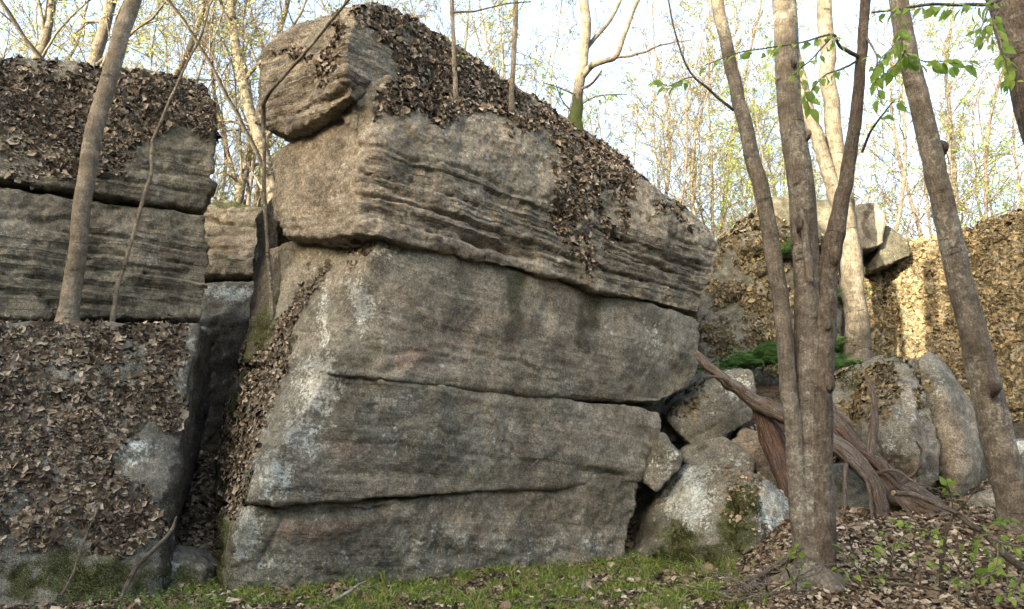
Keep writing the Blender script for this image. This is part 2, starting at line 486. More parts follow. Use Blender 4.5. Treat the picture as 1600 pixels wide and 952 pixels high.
# ------------------------------------------------------------ rocks
def maskfield(x, y, items):
    m = np.zeros(len(x))
    for it in items:
        if it[0] == 'line':
            _, pts, w, s = it
            m = np.maximum(m, s * np.exp(-(polydist(x, y, pts) / w) ** 2))
        elif it[0] == 'poly':
            _, pts, s = it
            m = np.maximum(m, s * inpoly(x, y, pts))
        elif it[0] == 'all':
            m = np.maximum(m, it[1])
        else:
            cx, cy, rx, ry, s = it
            m = np.maximum(m, s * np.exp(-((x - cx) / rx) ** 2 - ((y - cy) / ry) ** 2))
    return m

def hull_mesh(hulls):
    bm = bmesh.new()
    for h in hulls:
        b2 = bmesh.new()
        for p in h: b2.verts.new(tuple(p))
        r = bmesh.ops.convex_hull(b2, input=b2.verts[:])
        junk = [e for e in set(r["geom_interior"]) | set(r["geom_unused"]) if isinstance(e, bmesh.types.BMVert)]
        bmesh.ops.delete(b2, geom=junk, context='VERTS')
        me = bpy.data.meshes.new("tmp"); b2.to_mesh(me); b2.free()
        bm.from_mesh(me); bpy.data.meshes.remove(me)
    bmesh.ops.recalc_face_normals(bm, faces=bm.faces[:])
    me = bpy.data.meshes.new("hull"); bm.to_mesh(me); bm.free()
    return me

SURF = {}
def rock(name, hulls, root, mat, vox=0.03, smooth=8, amps=(0.07, 0.022, 0.007), strata=(), cracks=(), masks=None, seed=1.0, key=None, blocky=0.0, label=None):
    me = hull_mesh(hulls)
    ob = bpy.data.objects.new("tmp", me); COL.objects.link(ob)
    md = ob.modifiers.new("r", 'REMESH'); md.mode = 'VOXEL'; md.voxel_size = vox
    sm = ob.modifiers.new("s", 'SMOOTH'); sm.factor = 0.5; sm.iterations = smooth
    dg = bpy.context.evaluated_depsgraph_get()
    me2 = bpy.data.meshes.new_from_object(ob.evaluated_get(dg))
    bpy.data.objects.remove(ob); bpy.data.meshes.remove(me)
    n = len(me2.vertices)
    v = np.zeros(n * 3, np.float32); me2.vertices.foreach_get("co", v); v = v.reshape(-1, 3).astype(float)
    nr = np.zeros(n * 3, np.float32); me2.vertices.foreach_get("normal", nr); nr = nr.reshape(-1, 3).astype(float)
    px, py = proj(v)
    wob = 5.0 * fbm(v, 2.5, 3, 0.5, seed + 2)
    wob2 = 5.0 * fbm(v, 2.5, 3, 0.5, seed + 6)
    disp = amps[0] * fbm(v, 0.9, 3, 0.5, seed) + amps[1] * (fbm(v, 4.0, 4, 0.6, seed + 1) + 0.35 * fbm(v * np.array([1, 1, 1.8]), 2.4, 3, 0.55, seed + 12, True)) + 1.4 * amps[2] * fbm(v, 14.0, 2, 0.6, seed + 3)
    if blocky:
        q = fbm(v * np.array([1, 1, 1.7]), 1.6, 2, 0.4, seed + 8)
        disp += blocky * (np.floor(q * 5 + 0.5 * fbm(v, 6.0, 2, 0.5, seed + 3)) / 5 - q * 0.6)
    lay, layw = np.zeros(n), np.zeros(n)
    for q, (o, nm, spacing, notch, step, region) in enumerate(strata):
        nm = np.asarray(nm) / np.linalg.norm(nm)
        h = (v - np.asarray(o)) @ nm + 0.04 * fbm(v, 0.6, 2, 0.5, seed + 4) + 0.009 * fbm(v, 5.0, 3, 0.6, seed + 5)
        s = h / spacing; idx = np.floor(s); fr = s - idx
        rnd = np.sin(idx * 127.1 + seed * 3) * 43758.5; rnd = rnd - np.floor(rnd)
        w = np.ones(n)
        if region:
            w = np.zeros(n); qx, qy = px + wob * 5, py + wob2 * 5
            for it in region:
                if it[0] == 'poly': w = np.maximum(w, inpoly(qx, qy, it[1]) * sstep(0, 38, polydist(qx, qy, it[1] + it[1][:1])))
                else: w = np.maximum(w, maskfield(qx, qy, [it]))
        along = sstep(-0.25, 0.35, fbm(v + idx[:, None] * np.array([3.1, 5.7, 0]), 1.1, 3, 0.6, seed + 7))
        along = 0.3 + 0.7 * along
        if q == 0: lay = h
        layw = np.maximum(layw, w * (1.0 if region else 0.22))
        side = 1 - np.abs(nr[:, 2]) * 0.8
        disp += w * side * (1.5 * step * (rnd - 0.5) * along - notch * (0.65 * np.exp(-(1 - fr) * spacing / 0.022) + 0.5 * np.exp(-(np.minimum(fr, 1 - fr) * spacing / 0.012) ** 2)) * along * (0.4 + rnd) + 0.5 * step * (fr - 0.5) * along)
    ray = v - np.array([0, 0, CAM_Z]); ray /= np.linalg.norm(ray, axis=1)[:, None]
    facing = (nr * ray).sum(1) < 0.15
    for (pts, w, dep) in cracks:
        d = polydist(px + wob, py + wob2, pts)
        k = np.exp(-(d / w) ** 2) * facing
        disp -= dep * k * (0.6 + 0.5 * fbm(v, 3.0, 2, 0.5, seed + 9))
    v2 = v + nr * disp[:, None]
    px, py = proj(v2)
    org = wloc(root)
    me2.vertices.foreach_set("co", (v2 - org).ravel().astype(np.float32))
    for an, val in (('lay', lay), ('layw', layw)):
        if strata: me2.attributes.new(an, 'FLOAT', 'POINT').data.foreach_set('value', val.astype(np.float32))
    for an, items in (masks or {}).items():
        val = maskfield(px + wob * 2, py + wob2 * 2, items)
        at = me2.attributes.new(an, 'FLOAT', 'POINT'); at.data.foreach_set("value", val.astype(np.float32))
    me2.polygons.foreach_set("use_smooth", np.ones(len(me2.polygons), bool))
    me2.materials.clear(); me2.materials.append(mat); me2.update()
    ob = link(name, me2, root)
    if label: ob['label'] = label
    nf = len(me2.polygons)
    c = np.zeros(nf * 3, np.float32); me2.polygons.foreach_get("center", c)
    fn = np.zeros(nf * 3, np.float32); me2.polygons.foreach_get("normal", fn)
    fa = np.zeros(nf, np.float32); me2.polygons.foreach_get("area", fa)
    if key:
        SURF.setdefault(key, []).append((c.reshape(-1, 3).astype(float) + org, fn.reshape(-1, 3).astype(float), fa.astype(float)))
    return ob

def back(pts, v): return pts + [tuple(np.array(p) + np.array(v)) for p in pts]
def H(pix, v=(0, 2.0, 0), extra=()):          # solid whose front runs through these measured points and which is v deep
    f = [tuple(P(*p)) for p in pix]
    return back(f, v) + [tuple(P(*p)) for p in extra]

def df(px): return 7.0 + (px - 480) * (2.5 / 620)

# ---- the big layered boulder
mainr = thing("layered_boulder", (0.2, 8.5, 0.0), "huge grey brown boulder of stacked rock slabs in the middle of the clearing", "boulder")
A0, A1 = P(561, 269, 6.9), P(1100, 440, 9.6)
bed = np.cross(A1 - A0, np.array([-0.5, 0.8, 0.12])); bed *= np.sign(bed[2])
rust_main = [(700, 520, 150, 60, .55), (640, 560, 70, 25, .8), (760, 500, 160, 70, .5), (560, 700, 100, 30, .6), (490, 830, 100, 28, .9), (850, 690, 120, 60, .55),
             (740, 840, 50, 60, .65), (630, 460, 120, 50, .5), (960, 680, 60, 40, .5), (900, 560, 120, 40, .45), (820, 780, 100, 40, .5), (1000, 560, 60, 40, .4)]
pale_main = [(600, 395, 70, 22, .55), (560, 470, 24, 50, .9), (500, 600, 48, 65, .95), (470, 680, 42, 60, .8), (430, 740, 50, 50, .75), (383, 830, 22, 60, 1.0), (640, 690, 120, 60, .4),
             (1015, 530, 25, 50, .55), (450, 880, 120, 35, .5), (700, 850, 130, 50, .5), (930, 850, 60, 30, .5), (690, 790, 60, 40, .4), (620, 620, 60, 20, .35), (505, 500, 14, 90, .75), (820, 860, 130, 30, .45)]
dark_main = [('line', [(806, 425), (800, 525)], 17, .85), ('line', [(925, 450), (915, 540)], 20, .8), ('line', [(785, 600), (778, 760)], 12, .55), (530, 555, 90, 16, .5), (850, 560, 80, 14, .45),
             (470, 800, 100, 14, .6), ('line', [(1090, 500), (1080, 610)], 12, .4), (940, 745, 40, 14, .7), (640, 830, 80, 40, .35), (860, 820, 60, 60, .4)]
green_main = [('line', [(806, 425), (803, 500)], 20, .7), ('line', [(920, 470), (912, 530)], 22, .55), ('line', [(1000, 500), (1010, 600)], 12, .3), ('line', [(700, 420), (690, 540)], 10, .3), (820, 640, 100, 16, .5), (560, 560, 100, 20, .4), ('line', [(350, 930), (345, 800)], 30, .7), (560, 905, 260, 14, .5)]
pale_main += [(450, 690, 110, 200, .34), (800, 690, 260, 40, .28), (700, 880, 300, 40, .4)]
cool_main = [(430, 640, 120, 240, .9), (760, 700, 260, 55, .55), (600, 640, 120, 50, .6), (700, 890, 330, 60, .8), (450, 860, 110, 70, .8), (1020, 530, 60, 70, .5), (600, 400, 120, 30, .5)]
dark_main.append(('poly', [(415, 380), (440, 420), (420, 500), (395, 600), (352, 780), (350, 930), (320, 930), (320, 700), (385, 400)], 1.0))  # cleft-side face: dark algae, with the cleft's shade painted into it
left_moss = [('poly', [(440, 420), (420, 470), (385, 520), (340, 700), (325, 940), (352, 940), (352, 790), (395, 620), (430, 520)], .62)]

B2 = (0, 1.4, 0)
rock("slab", [H([(560, 368, 6.85), (600, 372, 6.87), (700, 385, 7.25), (860, 427, 8.05), (1000, 464, 8.9), (1092, 490, 9.5), (1120, 420, 9.7), (1122, 385, 9.75), (1115, 362, 9.9), (606, 126, 7.02), (572, 138, 6.93),
                (850, 192, 8.35), (960, 270, 9.3), (450, 368, 7.55), (425, 335, 8.0), (424, 250, 8.05), (455, 220, 7.85)], B2, [(1060, 318, 10.3), (985, 262, 10.3)]), H([(528, 182, 7.1), (556, 150, 6.92), (578, 128, 6.95), (606, 120, 7.0), (650, 126, 7.25), (640, 180, 7.1), (600, 190, 6.97), (555, 205, 6.92)], (0, 0.7, 0))],
     mainr, M_MAIN, 0.0172, 2, (0.06, 0.024, 0.008), seed=1.0, key="main", blocky=0.05,
     strata=[(A0, bed, 0.215, 0.10, 0.085, [('poly', [(555, 235), (700, 240), (900, 330), (1130, 370), (1130, 500), (880, 440), (700, 390), (555, 372)], 1.0), (500, 340, 60, 30, .6)]),
             (A0, bed, 0.066, 0.034, 0.024, [('poly', [(560, 250), (800, 300), (900, 330), (1130, 380), (1130, 500), (880, 440), (700, 390), (560, 370)], 1.0)])],
     cracks=[([(561, 229), (603, 233), (640, 252), (687, 256), (745, 273), (801, 302), (851, 313), (902, 348)], 4, .06),
             ([(565, 269), (615, 294), (653, 315), (703, 336), (770, 362), (830, 385), (900, 405)], 4, .06),
             ([(561, 311), (615, 323), (674, 349), (737, 374), (800, 396)], 3.5, .05), ([(640, 255), (655, 268), (642, 285)], 5, .05),
             ([(745, 378), (790, 385), (835, 400)], 9, .16), ([(790, 372), (835, 386)], 5, .05),
             ([(960, 370), (1020, 395), (1110, 425)], 3.5, .05), ([(920, 350), (1000, 400), (1100, 455)], 3.5, .05), ([(880, 290), (980, 330), (1110, 400)], 3, .04),
             ([(455, 215), (540, 165)], 5, .05), ([(425, 355), (470, 358)], 4, .05), ([(545, 150), (557, 180), (556, 240)], 5, .03)],
     masks={"tint": [(585, 250, 40, 110, .55), (500, 270, 70, 100, .45), (640, 330, 90, 50, .4), (760, 390, 60, 30, .35), (556, 280, 8, 60, .9)], "pale": [(740, 190, 90, 25, .42), (590, 190, 30, 40, .35), (530, 270, 22, 70, .45), (700, 250, 60, 40, .3), (840, 250, 60, 40, .4), ('all', .12)],
            "rust": [(430, 210, 20, 30, .5), (690, 300, 60, 30, .4), (770, 390, 40, 30, .55), (520, 200, 50, 20, .4)], "dark": [(800, 260, 80, 30, .5), (1050, 430, 80, 50, .45), (930, 420, 100, 30, .4), (900, 300, 40, 60, .4)],
            "green": [(960, 400, 160, 60, .45), (700, 165, 80, 12, .7), (1060, 330, 40, 15, .7)], "moss": [(720, 152, 40, 8, .9), (1070, 322, 30, 10, .8)]})
rock("slab", [H([(592, 374, 7.0), (700, 392, 7.38), (860, 433, 8.13), (1000, 472, 8.98), (1080, 496, 9.5), (1094, 504, 9.62), (1090, 570, 9.6), (1078, 605, 9.5), (1030, 630, 9.2), (930, 628, 8.65), (822, 621, 8.1),
                (700, 606, 7.5), (600, 591, 6.97), (512, 584, 6.83), (440, 385, 8.1), (385, 565, 8.1), (405, 395, 9.0), (388, 480, 9.0), (372, 570, 8.8)], (0, 1.4, 0))],
     mainr, M_MAIN, 0.024, 2, (0.05, 0.014, 0.005), seed=2.0, key="main", blocky=0.028, strata=[(A0, bed, 0.31, 0.014, 0.022, None), (A0, bed, 0.13, 0.008, 0.010, None)],
     cracks=[([(520, 512), (548, 527), (575, 545), (610, 550), (660, 552), (730, 568)], 3, .035), ([(690, 540), (760, 555), (820, 570), (850, 590), (880, 592)], 3, .03), ([(590, 585), (640, 565), (720, 575)], 6, .03),
             ([(880, 510), (890, 512)], 6, .03), ([(745, 410), (760, 540)], 4, .012), ([(440, 400), (500, 420), (480, 480), (440, 530)], 4, .03)],
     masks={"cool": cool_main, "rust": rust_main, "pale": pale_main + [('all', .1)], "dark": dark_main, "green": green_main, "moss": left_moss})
rock("slab", [H([(514, 576, 6.85), (600, 592, 6.99), (700, 608, 7.48), (825, 630, 8.14), (930, 638, 8.72), (1031, 643, 9.22), (1035, 655, 9.2), (1025, 700, 9.1), (1000, 750, 8.95), (975, 742, 8.85), (850, 752, 8.42),
                (700, 766, 7.75), (570, 782, 7.12), (430, 785, 6.78), (392, 782, 6.72), (385, 575, 8.0), (345, 785, 7.7), (372, 580, 8.75), (352, 640, 8.7), (332, 770, 8.3)], (0, 1.4, 0))],
     mainr, M_MAIN, 0.024, 2, (0.05, 0.014, 0.005), seed=3.0, key="main", blocky=0.028, strata=[(A0, bed, 0.31, 0.014, 0.022, None), (A0, bed, 0.13, 0.008, 0.010, None)],
     cracks=[([(800, 640), (790, 690), (795, 745)], 3, .03), ([(905, 735), (935, 738), (965, 748)], 6, .06), ([(520, 740), (600, 735), (690, 750)], 5, .02), ([(600, 660), (660, 655)], 5, .015), ([(430, 700), (450, 740), (420, 780)], 4, .03)],
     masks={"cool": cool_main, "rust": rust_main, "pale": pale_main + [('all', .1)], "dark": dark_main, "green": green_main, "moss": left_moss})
rock("slab", [H([(393, 792, 6.8), (430, 795, 6.9), (570, 787, 7.18), (700, 763, 7.76), (850, 748, 8.42), (985, 738, 8.88), (999, 757, 8.95), (985, 810, 8.88), (966, 878, 8.75), (960, 925, 8.7), (700, 945, 7.75), (355, 975, 6.88), (352, 900, 6.85), (365, 840, 6.8),
                (345, 798, 7.7), (336, 940, 7.5)], (0, 1.6, 0))],
     mainr, M_MAIN, 0.024, 2, (0.05, 0.02, 0.008), seed=4.0, key="main", blocky=0.03, strata=[(A0, bed, 0.31, 0.014, 0.022, None), (A0, bed, 0.13, 0.008, 0.010, None)],
     cracks=[([(430, 795), (500, 800), (580, 795)], 16, .10), ([(440, 810), (418, 850), (405, 880), (412, 920)], 3, .03), ([(575, 785), (600, 798), (640, 775)], 5, .05), ([(640, 830), (648, 850), (640, 870)], 5, .03), ([(880, 830), (910, 820)], 4, .02)],
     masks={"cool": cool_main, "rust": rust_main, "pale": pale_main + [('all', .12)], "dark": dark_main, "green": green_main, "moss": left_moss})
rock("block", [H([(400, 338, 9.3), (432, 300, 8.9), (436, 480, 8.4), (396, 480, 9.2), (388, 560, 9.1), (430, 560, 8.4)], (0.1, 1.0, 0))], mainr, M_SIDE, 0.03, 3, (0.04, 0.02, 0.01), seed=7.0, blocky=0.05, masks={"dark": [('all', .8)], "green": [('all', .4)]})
# cap: a long leaning block lying on top, its left end overhanging
rock("cap_block", [H([(398, 190, 8.1), (396, 150, 8.1), (405, 82, 8.1), (440, 48, 8.0), (525, 18, 7.15), (570, 2, 7.1), (545, 60, 6.8), (540, 110, 6.72), (549, 150, 6.75), (500, 184, 7.1), (445, 213, 7.6)], (0.35, 1.4, 0.16)),
                   H([(548, 148, 6.82), (542, 100, 6.75), (572, 0, 7.12), (650, 32, 7.9), (610, 138, 7.1), (700, 165, 7.9), (720, 92, 8.8), (830, 150, 9.4), (800, 185, 8.7)], (0.2, 1.2, 0)),
                   H([(720, 92, 8.8), (700, 170, 7.9), (830, 146, 9.6), (880, 192, 10.0), (985, 252, 10.4), (860, 240, 8.9), (985, 300, 10.1), (960, 330, 9.6)], (0, 1.0, -0.3))],
     mainr, M_MAIN, 0.022, 1, (0.035, 0.02, 0.009), seed=5.0, key="main", blocky=0.07,
     strata=[(P(545, 80, 6.8), bed, 0.16, 0.08, 0.07, [('poly', [(500, 10), (700, 40), (700, 170), (500, 170)], 1.0)]), (P(545, 80, 6.8), bed, 0.23, 0.05, 0.03, [('poly', [(380, 30), (560, 0), (560, 200), (380, 240)], 1.0)]), (P(545, 90, 6.8), bed, 0.07, 0.03, 0.025, [('poly', [(500, 10), (700, 40), (700, 170), (500, 170)], 1.0)])],
     cracks=[([(430, 165), (475, 145), (480, 135)], 7, .07), ([(505, 165), (540, 140), (560, 142)], 7, .07), ([(410, 178), (440, 172), (440, 195)], 5, .05), ([(405, 90), (470, 80), (525, 45)], 5, .03), ([(525, 20), (512, 60), (520, 110)], 5, .03)],
     masks={"tint": [(470, 110, 70, 50, .4), (540, 110, 30, 40, .7)], "rust": [(450, 170, 40, 22, .7), (530, 145, 30, 14, .5)], "dark": [(460, 190, 60, 15, .5), (430, 80, 50, 20, .4)], "pale": [('all', .15)],
            "moss": [(730, 150, 60, 10, .8), (900, 195, 40, 12, .6)]})
# dark core filling the seams between the slabs
rock("core", [H([(560, 360, 8.2), (1040, 480, 10.2), (1040, 640, 10.0), (960, 740, 9.6), (520, 790, 8.3), (450, 560, 8.6), (470, 380, 8.7), (470, 210, 8.6), (600, 160, 8.0), (850, 240, 9.6)], (0, 0.9, 0))],
     mainr, M_MAIN, 0.06, 2, (0.03, 0.0, 0.0), seed=6.0)

# ---- the left outcrop
leftr = thing("ledge_boulder", (-5.0, 8.0, 0.0), "broad layered rock outcrop at the left edge under a crust of leafy brown lichen", "boulder")
L0, L1 = P(0, 400, 7.0), P(310, 440, 7.95)
bedL = np.cross(L1 - L0, np.array([-0.5, 0.8, 0.05])); bedL *= np.sign(bedL[2])
pale_left = [(290, 540, 14, 50, .8), (265, 620, 25, 60, .7), (200, 700, 50, 40, .75), (140, 640, 30, 20, .6), (100, 560, 70, 20, .6), (30, 570, 40, 20, .5), (30, 700, 30, 60, .4), (150, 850, 130, 60, .35), (240, 400, 60, 60, .4), (60, 370, 80, 30, .35), ('all', .12)]
rock("slab", [H([(-350, 85, 6.2), (0, 96, 7.1), (60, 92, 7.3), (150, 103, 7.6), (250, 114, 7.95), (318, 128, 8.15), (334, 160, 8.15), (337, 215, 8.1), (333, 290, 8.0), (318, 326, 7.95), (150, 305, 7.45), (60, 293, 7.2), (0, 281, 7.0), (-350, 230, 6.1)], (-1.1, 1.9, 0))],
     leftr, M_LEFT, 0.026, 2, (0.05, 0.022, 0.008), seed=11.0, key="left", blocky=0.06,
     strata=[(L0, bedL, 0.19, 0.09, 0.06, [('poly', [(-50, 215), (345, 215), (345, 330), (-50, 300)], 1.0)])],
     cracks=[([(0, 238), (60, 248), (130, 262), (230, 262), (335, 278)], 4, .05), ([(120, 225), (240, 232), (335, 245)], 3, .03)],
     masks={"pale": [(170, 285, 160, 14, .35), ('all', .1)], "dark": [(160, 140, 180, 40, .6), (320, 200, 20, 80, .5)], "green": [(200, 230, 150, 30, .5), (300, 300, 40, 20, .5)], "rust": [(40, 300, 40, 15, .5)]})
rock("slab", [H([(-350, 245, 6.1), (0, 291, 7.05), (60, 305, 7.3), (150, 320, 7.5), (320, 336, 8.0), (328, 420, 8.05), (316, 498, 8.0), (150, 500, 7.5), (0, 498, 7.0), (-350, 500, 6.1)], (-1.1, 1.8, 0)),
              H([(-60, 395, 6.9), (0, 418, 6.92), (35, 440, 7.0), (80, 488, 7.15), (70, 500, 7.12), (-60, 500, 6.8)], (0, 0.6, 0))],
     leftr, M_LEFT, 0.026, 2, (0.045, 0.022, 0.008), seed=12.0, key="left", blocky=0.06,
     strata=[(L0, bedL, 0.17, 0.09, 0.07, [('poly', [(-50, 340), (160, 340), (345, 350), (345, 505), (-50, 505)], 1.0)]), (L0, bedL, 0.075, 0.035, 0.025, [('poly', [(-50, 390), (345, 410), (345, 505), (-50, 505)], 1.0)])],
     cracks=[([(0, 340), (70, 345), (115, 338)], 5, .07), ([(140, 360), (158, 375), (150, 400), (135, 408)], 3, .04), ([(0, 415), (40, 450), (80, 470), (90, 490)], 4, .05), ([(0, 405), (110, 420), (200, 416), (315, 425)], 3.5, .05), ([(90, 440), (220, 445), (315, 455)], 3.5, .05), ([(80, 475), (200, 470), (315, 478)], 3.5, .04)],
     masks={"pale": pale_left, "dark": [(60, 350, 60, 10, .5), (20, 450, 40, 20, .5)], "green": [(30, 440, 60, 30, .5)], "tint": [(230, 380, 60, 40, .3)], "rust": [(50, 310, 60, 12, .5)]})
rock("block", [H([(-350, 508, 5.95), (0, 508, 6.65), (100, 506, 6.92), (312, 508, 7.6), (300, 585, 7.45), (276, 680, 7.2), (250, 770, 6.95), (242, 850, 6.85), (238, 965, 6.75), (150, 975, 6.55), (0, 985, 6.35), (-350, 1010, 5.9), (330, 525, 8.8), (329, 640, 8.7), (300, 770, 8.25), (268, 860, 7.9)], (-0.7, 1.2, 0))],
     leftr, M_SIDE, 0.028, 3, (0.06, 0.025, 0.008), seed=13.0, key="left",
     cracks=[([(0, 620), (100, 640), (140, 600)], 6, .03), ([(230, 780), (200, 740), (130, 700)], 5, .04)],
     masks={"cool": [('all', .45)], "pale": pale_left, "rust": [(230, 760, 40, 30, .5), (60, 640, 60, 60, .5)], "green": [(220, 660, 50, 70, .45), (130, 870, 150, 50, .6), (290, 700, 30, 90, .4)], "moss": [(120, 905, 190, 50, .75), (300, 660, 14, 140, .4)], "dark": [('poly', [(316, 515), (345, 515), (340, 650), (305, 790), (265, 910), (244, 910), (252, 800), (282, 690), (306, 590)], 1.0), (130, 900, 200, 40, .5)]})  # dark poly on the right face paints in cleft shade along with algae

# ---- rocks in and behind the cleft
r = thing("low_boulder", P(280, 925, 7.2), "low mossy stone at the foot of the dark cleft, beside the big boulder", "rock")
rock("stone", [H([(228, 880, 7.0), (245, 862, 7.1), (300, 868, 7.2), (318, 890, 7.1), (318, 950, 7.0), (225, 955, 6.9)], (0, 0.5, 0))], r, M_SIDE, 0.02, 8, (0.05, 0.03, 0.01), seed=21, key="low",
     masks={"pale": [(265, 885, 30, 18, .7)], "moss": [(290, 910, 40, 40, .6)], "green": [('all', .4)]})
r = thing("background_ledge", P(360, 470, 11.5), "pale sunlit layered rock seen through the cleft between the two big boulders", "rock")
rock("slab", [H([(240, 330, 11.5), (345, 312, 11.6), (402, 322, 11.5), (424, 335, 11.5), (424, 402, 11.4), (240, 402, 11.4)], (0, 1.5, 0)), H([(240, 402, 11.3), (424, 402, 11.3), (424, 428, 11.3), (240, 428, 11.3)], (0, 1.5, 0))], r, M_MAIN, 0.03, 2, (0.03, 0.02, 0.01), seed=22, key="ledge", blocky=0.05,
     strata=[(P(350, 350, 11.5), (0.04, 0, 1), 0.2, 0.09, 0.08, None)], cracks=[([(240, 343), (330, 343), (424, 358)], 3, .1), ([(240, 404), (424, 404)], 3, .08)], masks={"moss": [(360, 316, 60, 9, 1.0), (350, 405, 60, 6, .7)], "pale": [('all', .25)], "tint": [(360, 380, 40, 20, .7)], "rust": [(375, 385, 20, 12, .5)]})
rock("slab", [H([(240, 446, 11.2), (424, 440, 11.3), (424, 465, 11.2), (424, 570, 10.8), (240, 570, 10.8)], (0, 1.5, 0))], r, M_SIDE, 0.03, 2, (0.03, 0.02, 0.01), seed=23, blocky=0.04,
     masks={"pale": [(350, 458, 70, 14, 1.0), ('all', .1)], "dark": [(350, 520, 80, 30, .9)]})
r = thing("cleft_backing", P(350, 640, 10.0), "stone backing added deep in the cleft, coloured dark to stand for its shade", "rock")
rock("stone", [H([(300, 500, 10.2), (352, 490, 10.2), (400, 500, 10.1), (400, 760, 9.9), (290, 760, 9.9)], (0, 0.8, 0))], r, M_SIDE, 0.04, 5, (0.05, 0.03, 0.01), seed=24, masks={"dark": [('all', .9)]})  # closes off the sky behind; dark tone paints in the depth of shade

# ---- rock pile on the right
r = thing("mossy_boulder", P(1110, 885, 8.3), "grey boulder half covered in green moss standing right of the big boulder's foot", "boulder")
rock("stone", [H([(982, 880, 9.2), (1000, 820, 9.3), (1040, 752, 9.2), (1078, 722, 8.95), (1165, 732, 8.55), (1190, 742, 8.5), (1226, 772, 8.8), (1240, 820, 8.5), (1236, 850, 8.5), (1180, 905, 7.95), (1080, 912, 8.15), (985, 925, 8.7)], (0, 0.9, 0))],
     r, M_SIDE, 0.02, 4, (0.05, 0.025, 0.009), seed=31, key="mossy", cracks=[([(1180, 742), (1195, 800), (1200, 850)], 5, .04)],
     masks={"pale": [(1075, 780, 50, 70, 1.0), (1205, 790, 30, 45, 1.25), (1100, 740, 30, 20, .9)], "moss": [(1158, 815, 34, 75, 1.1), (1060, 840, 40, 40, .8), (1100, 868, 100, 26, 1.0), (1010, 850, 30, 40, .4)], "dark": [(1010, 840, 40, 50, .7)]})
r = thing("wedged_stone", P(1035, 765, 8.95), "pale wedge shaped stone stuck between the big boulder and the mossy boulder", "rock")
rock("stone", [H([(1036, 682, 8.9), (1066, 712, 8.9), (1060, 735, 8.85), (1026, 768, 8.85), (1007, 752, 8.95), (1012, 705, 9.1)], (0.05, 0.45, 0.05))], r, M_SIDE, 0.018, 6, (0.03, 0.02, 0.007), seed=32,
     masks={"pale": [(1040, 720, 30, 40, .65)], "rust": [(1015, 755, 20, 20, .5)]})
r = thing("tilted_block", P(1110, 695, 9.8), "grey angular block tilted against the slope below the ferns", "rock")
rock("stone", [H([(1042, 655, 9.7), (1060, 632, 9.8), (1112, 592, 9.9), (1172, 580, 9.8), (1184, 612, 9.7), (1180, 652, 9.6), (1118, 692, 9.5), (1078, 695, 9.55)], (0, 0.7, 0.1))], r, M_SIDE, 0.022, 5, (0.04, 0.02, 0.008), seed=33, key="pile",
     cracks=[([(1080, 690), (1130, 660), (1180, 630)], 3, .04)], masks={"pale": [(1150, 605, 34, 28, .9), (1100, 640, 40, 30, .4)], "dark": [(1150, 660, 50, 20, .6)], "moss": [(1080, 640, 40, 20, .3)]})
r = thing("flat_stone", P(1120, 735, 9.1), "flat speckled stone lying on top of the mossy boulder", "rock")
rock("stone", [H([(1066, 712, 9.3), (1098, 690, 9.35), (1132, 684, 9.3), (1182, 716, 9.2), (1178, 740, 9.1), (1080, 740, 9.1)], (0, 0.5, 0))], r, M_SIDE, 0.02, 6, (0.04, 0.02, 0.008), seed=34, key="pile",
     masks={"pale": [(1150, 715, 30, 16, .75)], "moss": [(1100, 705, 25, 14, .55)]})
r = thing("shelf_rock", P(1200, 745, 9.4), "dark brown ledge of rock under the fallen log, behind the tall trunks", "rock")
rock("stone", [H([(1146, 700, 9.5), (1165, 672, 9.55), (1250, 680, 9.6), (1290, 740, 9.4), (1240, 800, 9.1), (1190, 742, 9.3)], (0, 0.7, 0))], r, M_MAIN, 0.025, 5, (0.05, 0.03, 0.01), seed=35,
     strata=[(P(1180, 700, 9.5), (-0.25, 0, 1), 0.13, 0.04, 0.04, None)], masks={"rust": [('all', .55)]})
r = thing("rubble_stone", P(1065, 690, 10.0), "small dark stone in the gap right of the big boulder's second slab", "rock")
rock("stone", [H([(1035, 640, 10.1), (1060, 622, 10.2), (1085, 640, 10.1), (1080, 685, 9.95), (1040, 690, 9.95)], (0, 0.5, 0))], r, M_SIDE, 0.03, 5, (0.05, 0.03, 0.01), seed=36, masks={"dark": [('all', .5)]})

lob = thing("split_boulder", P(1440, 790, 9.2), "rounded grey boulder split by a deep groove behind the fallen log", "boulder")
rock("lobe", [H([(1346, 650, 9.5), (1352, 600, 9.7), (1385, 578, 9.7), (1415, 575, 9.6), (1442, 610, 9.4), (1470, 700, 9.2), (1466, 750, 9.1), (1430, 775, 9.1), (1375, 750, 9.2), (1348, 705, 9.3)], (0.1, 1.0, 0), [(1390, 640, 9.25), (1425, 660, 9.05), (1430, 720, 8.9), (1390, 700, 8.95), (1400, 556, 10.2), (1360, 560, 10.3)]),
              H([(1300, 625, 9.9), (1330, 575, 10.2), (1385, 560, 10.1), (1360, 720, 9.5), (1300, 700, 9.6)], (0, 0.9, 0))],
     lob, M_SIDE, 0.022, 5, (0.05, 0.02, 0.007), seed=41, key="split", cracks=[([(1385, 590), (1425, 660), (1458, 740)], 4, .05), ([(1365, 630), (1405, 720)], 4, .045), ([(1400, 585), (1438, 650), (1464, 715)], 3, .04), ([(1355, 660), (1380, 730)], 3.5, .04), ([(1375, 610), (1418, 700), (1430, 750)], 3, .03)],
     masks={"tint": [(1430, 690, 40, 80, .5)], "pale": [(1420, 650, 40, 70, .5), (1390, 700, 40, 40, .45)], "moss": [(1335, 600, 50, 30, .55)], "green": [('all', .3)]})
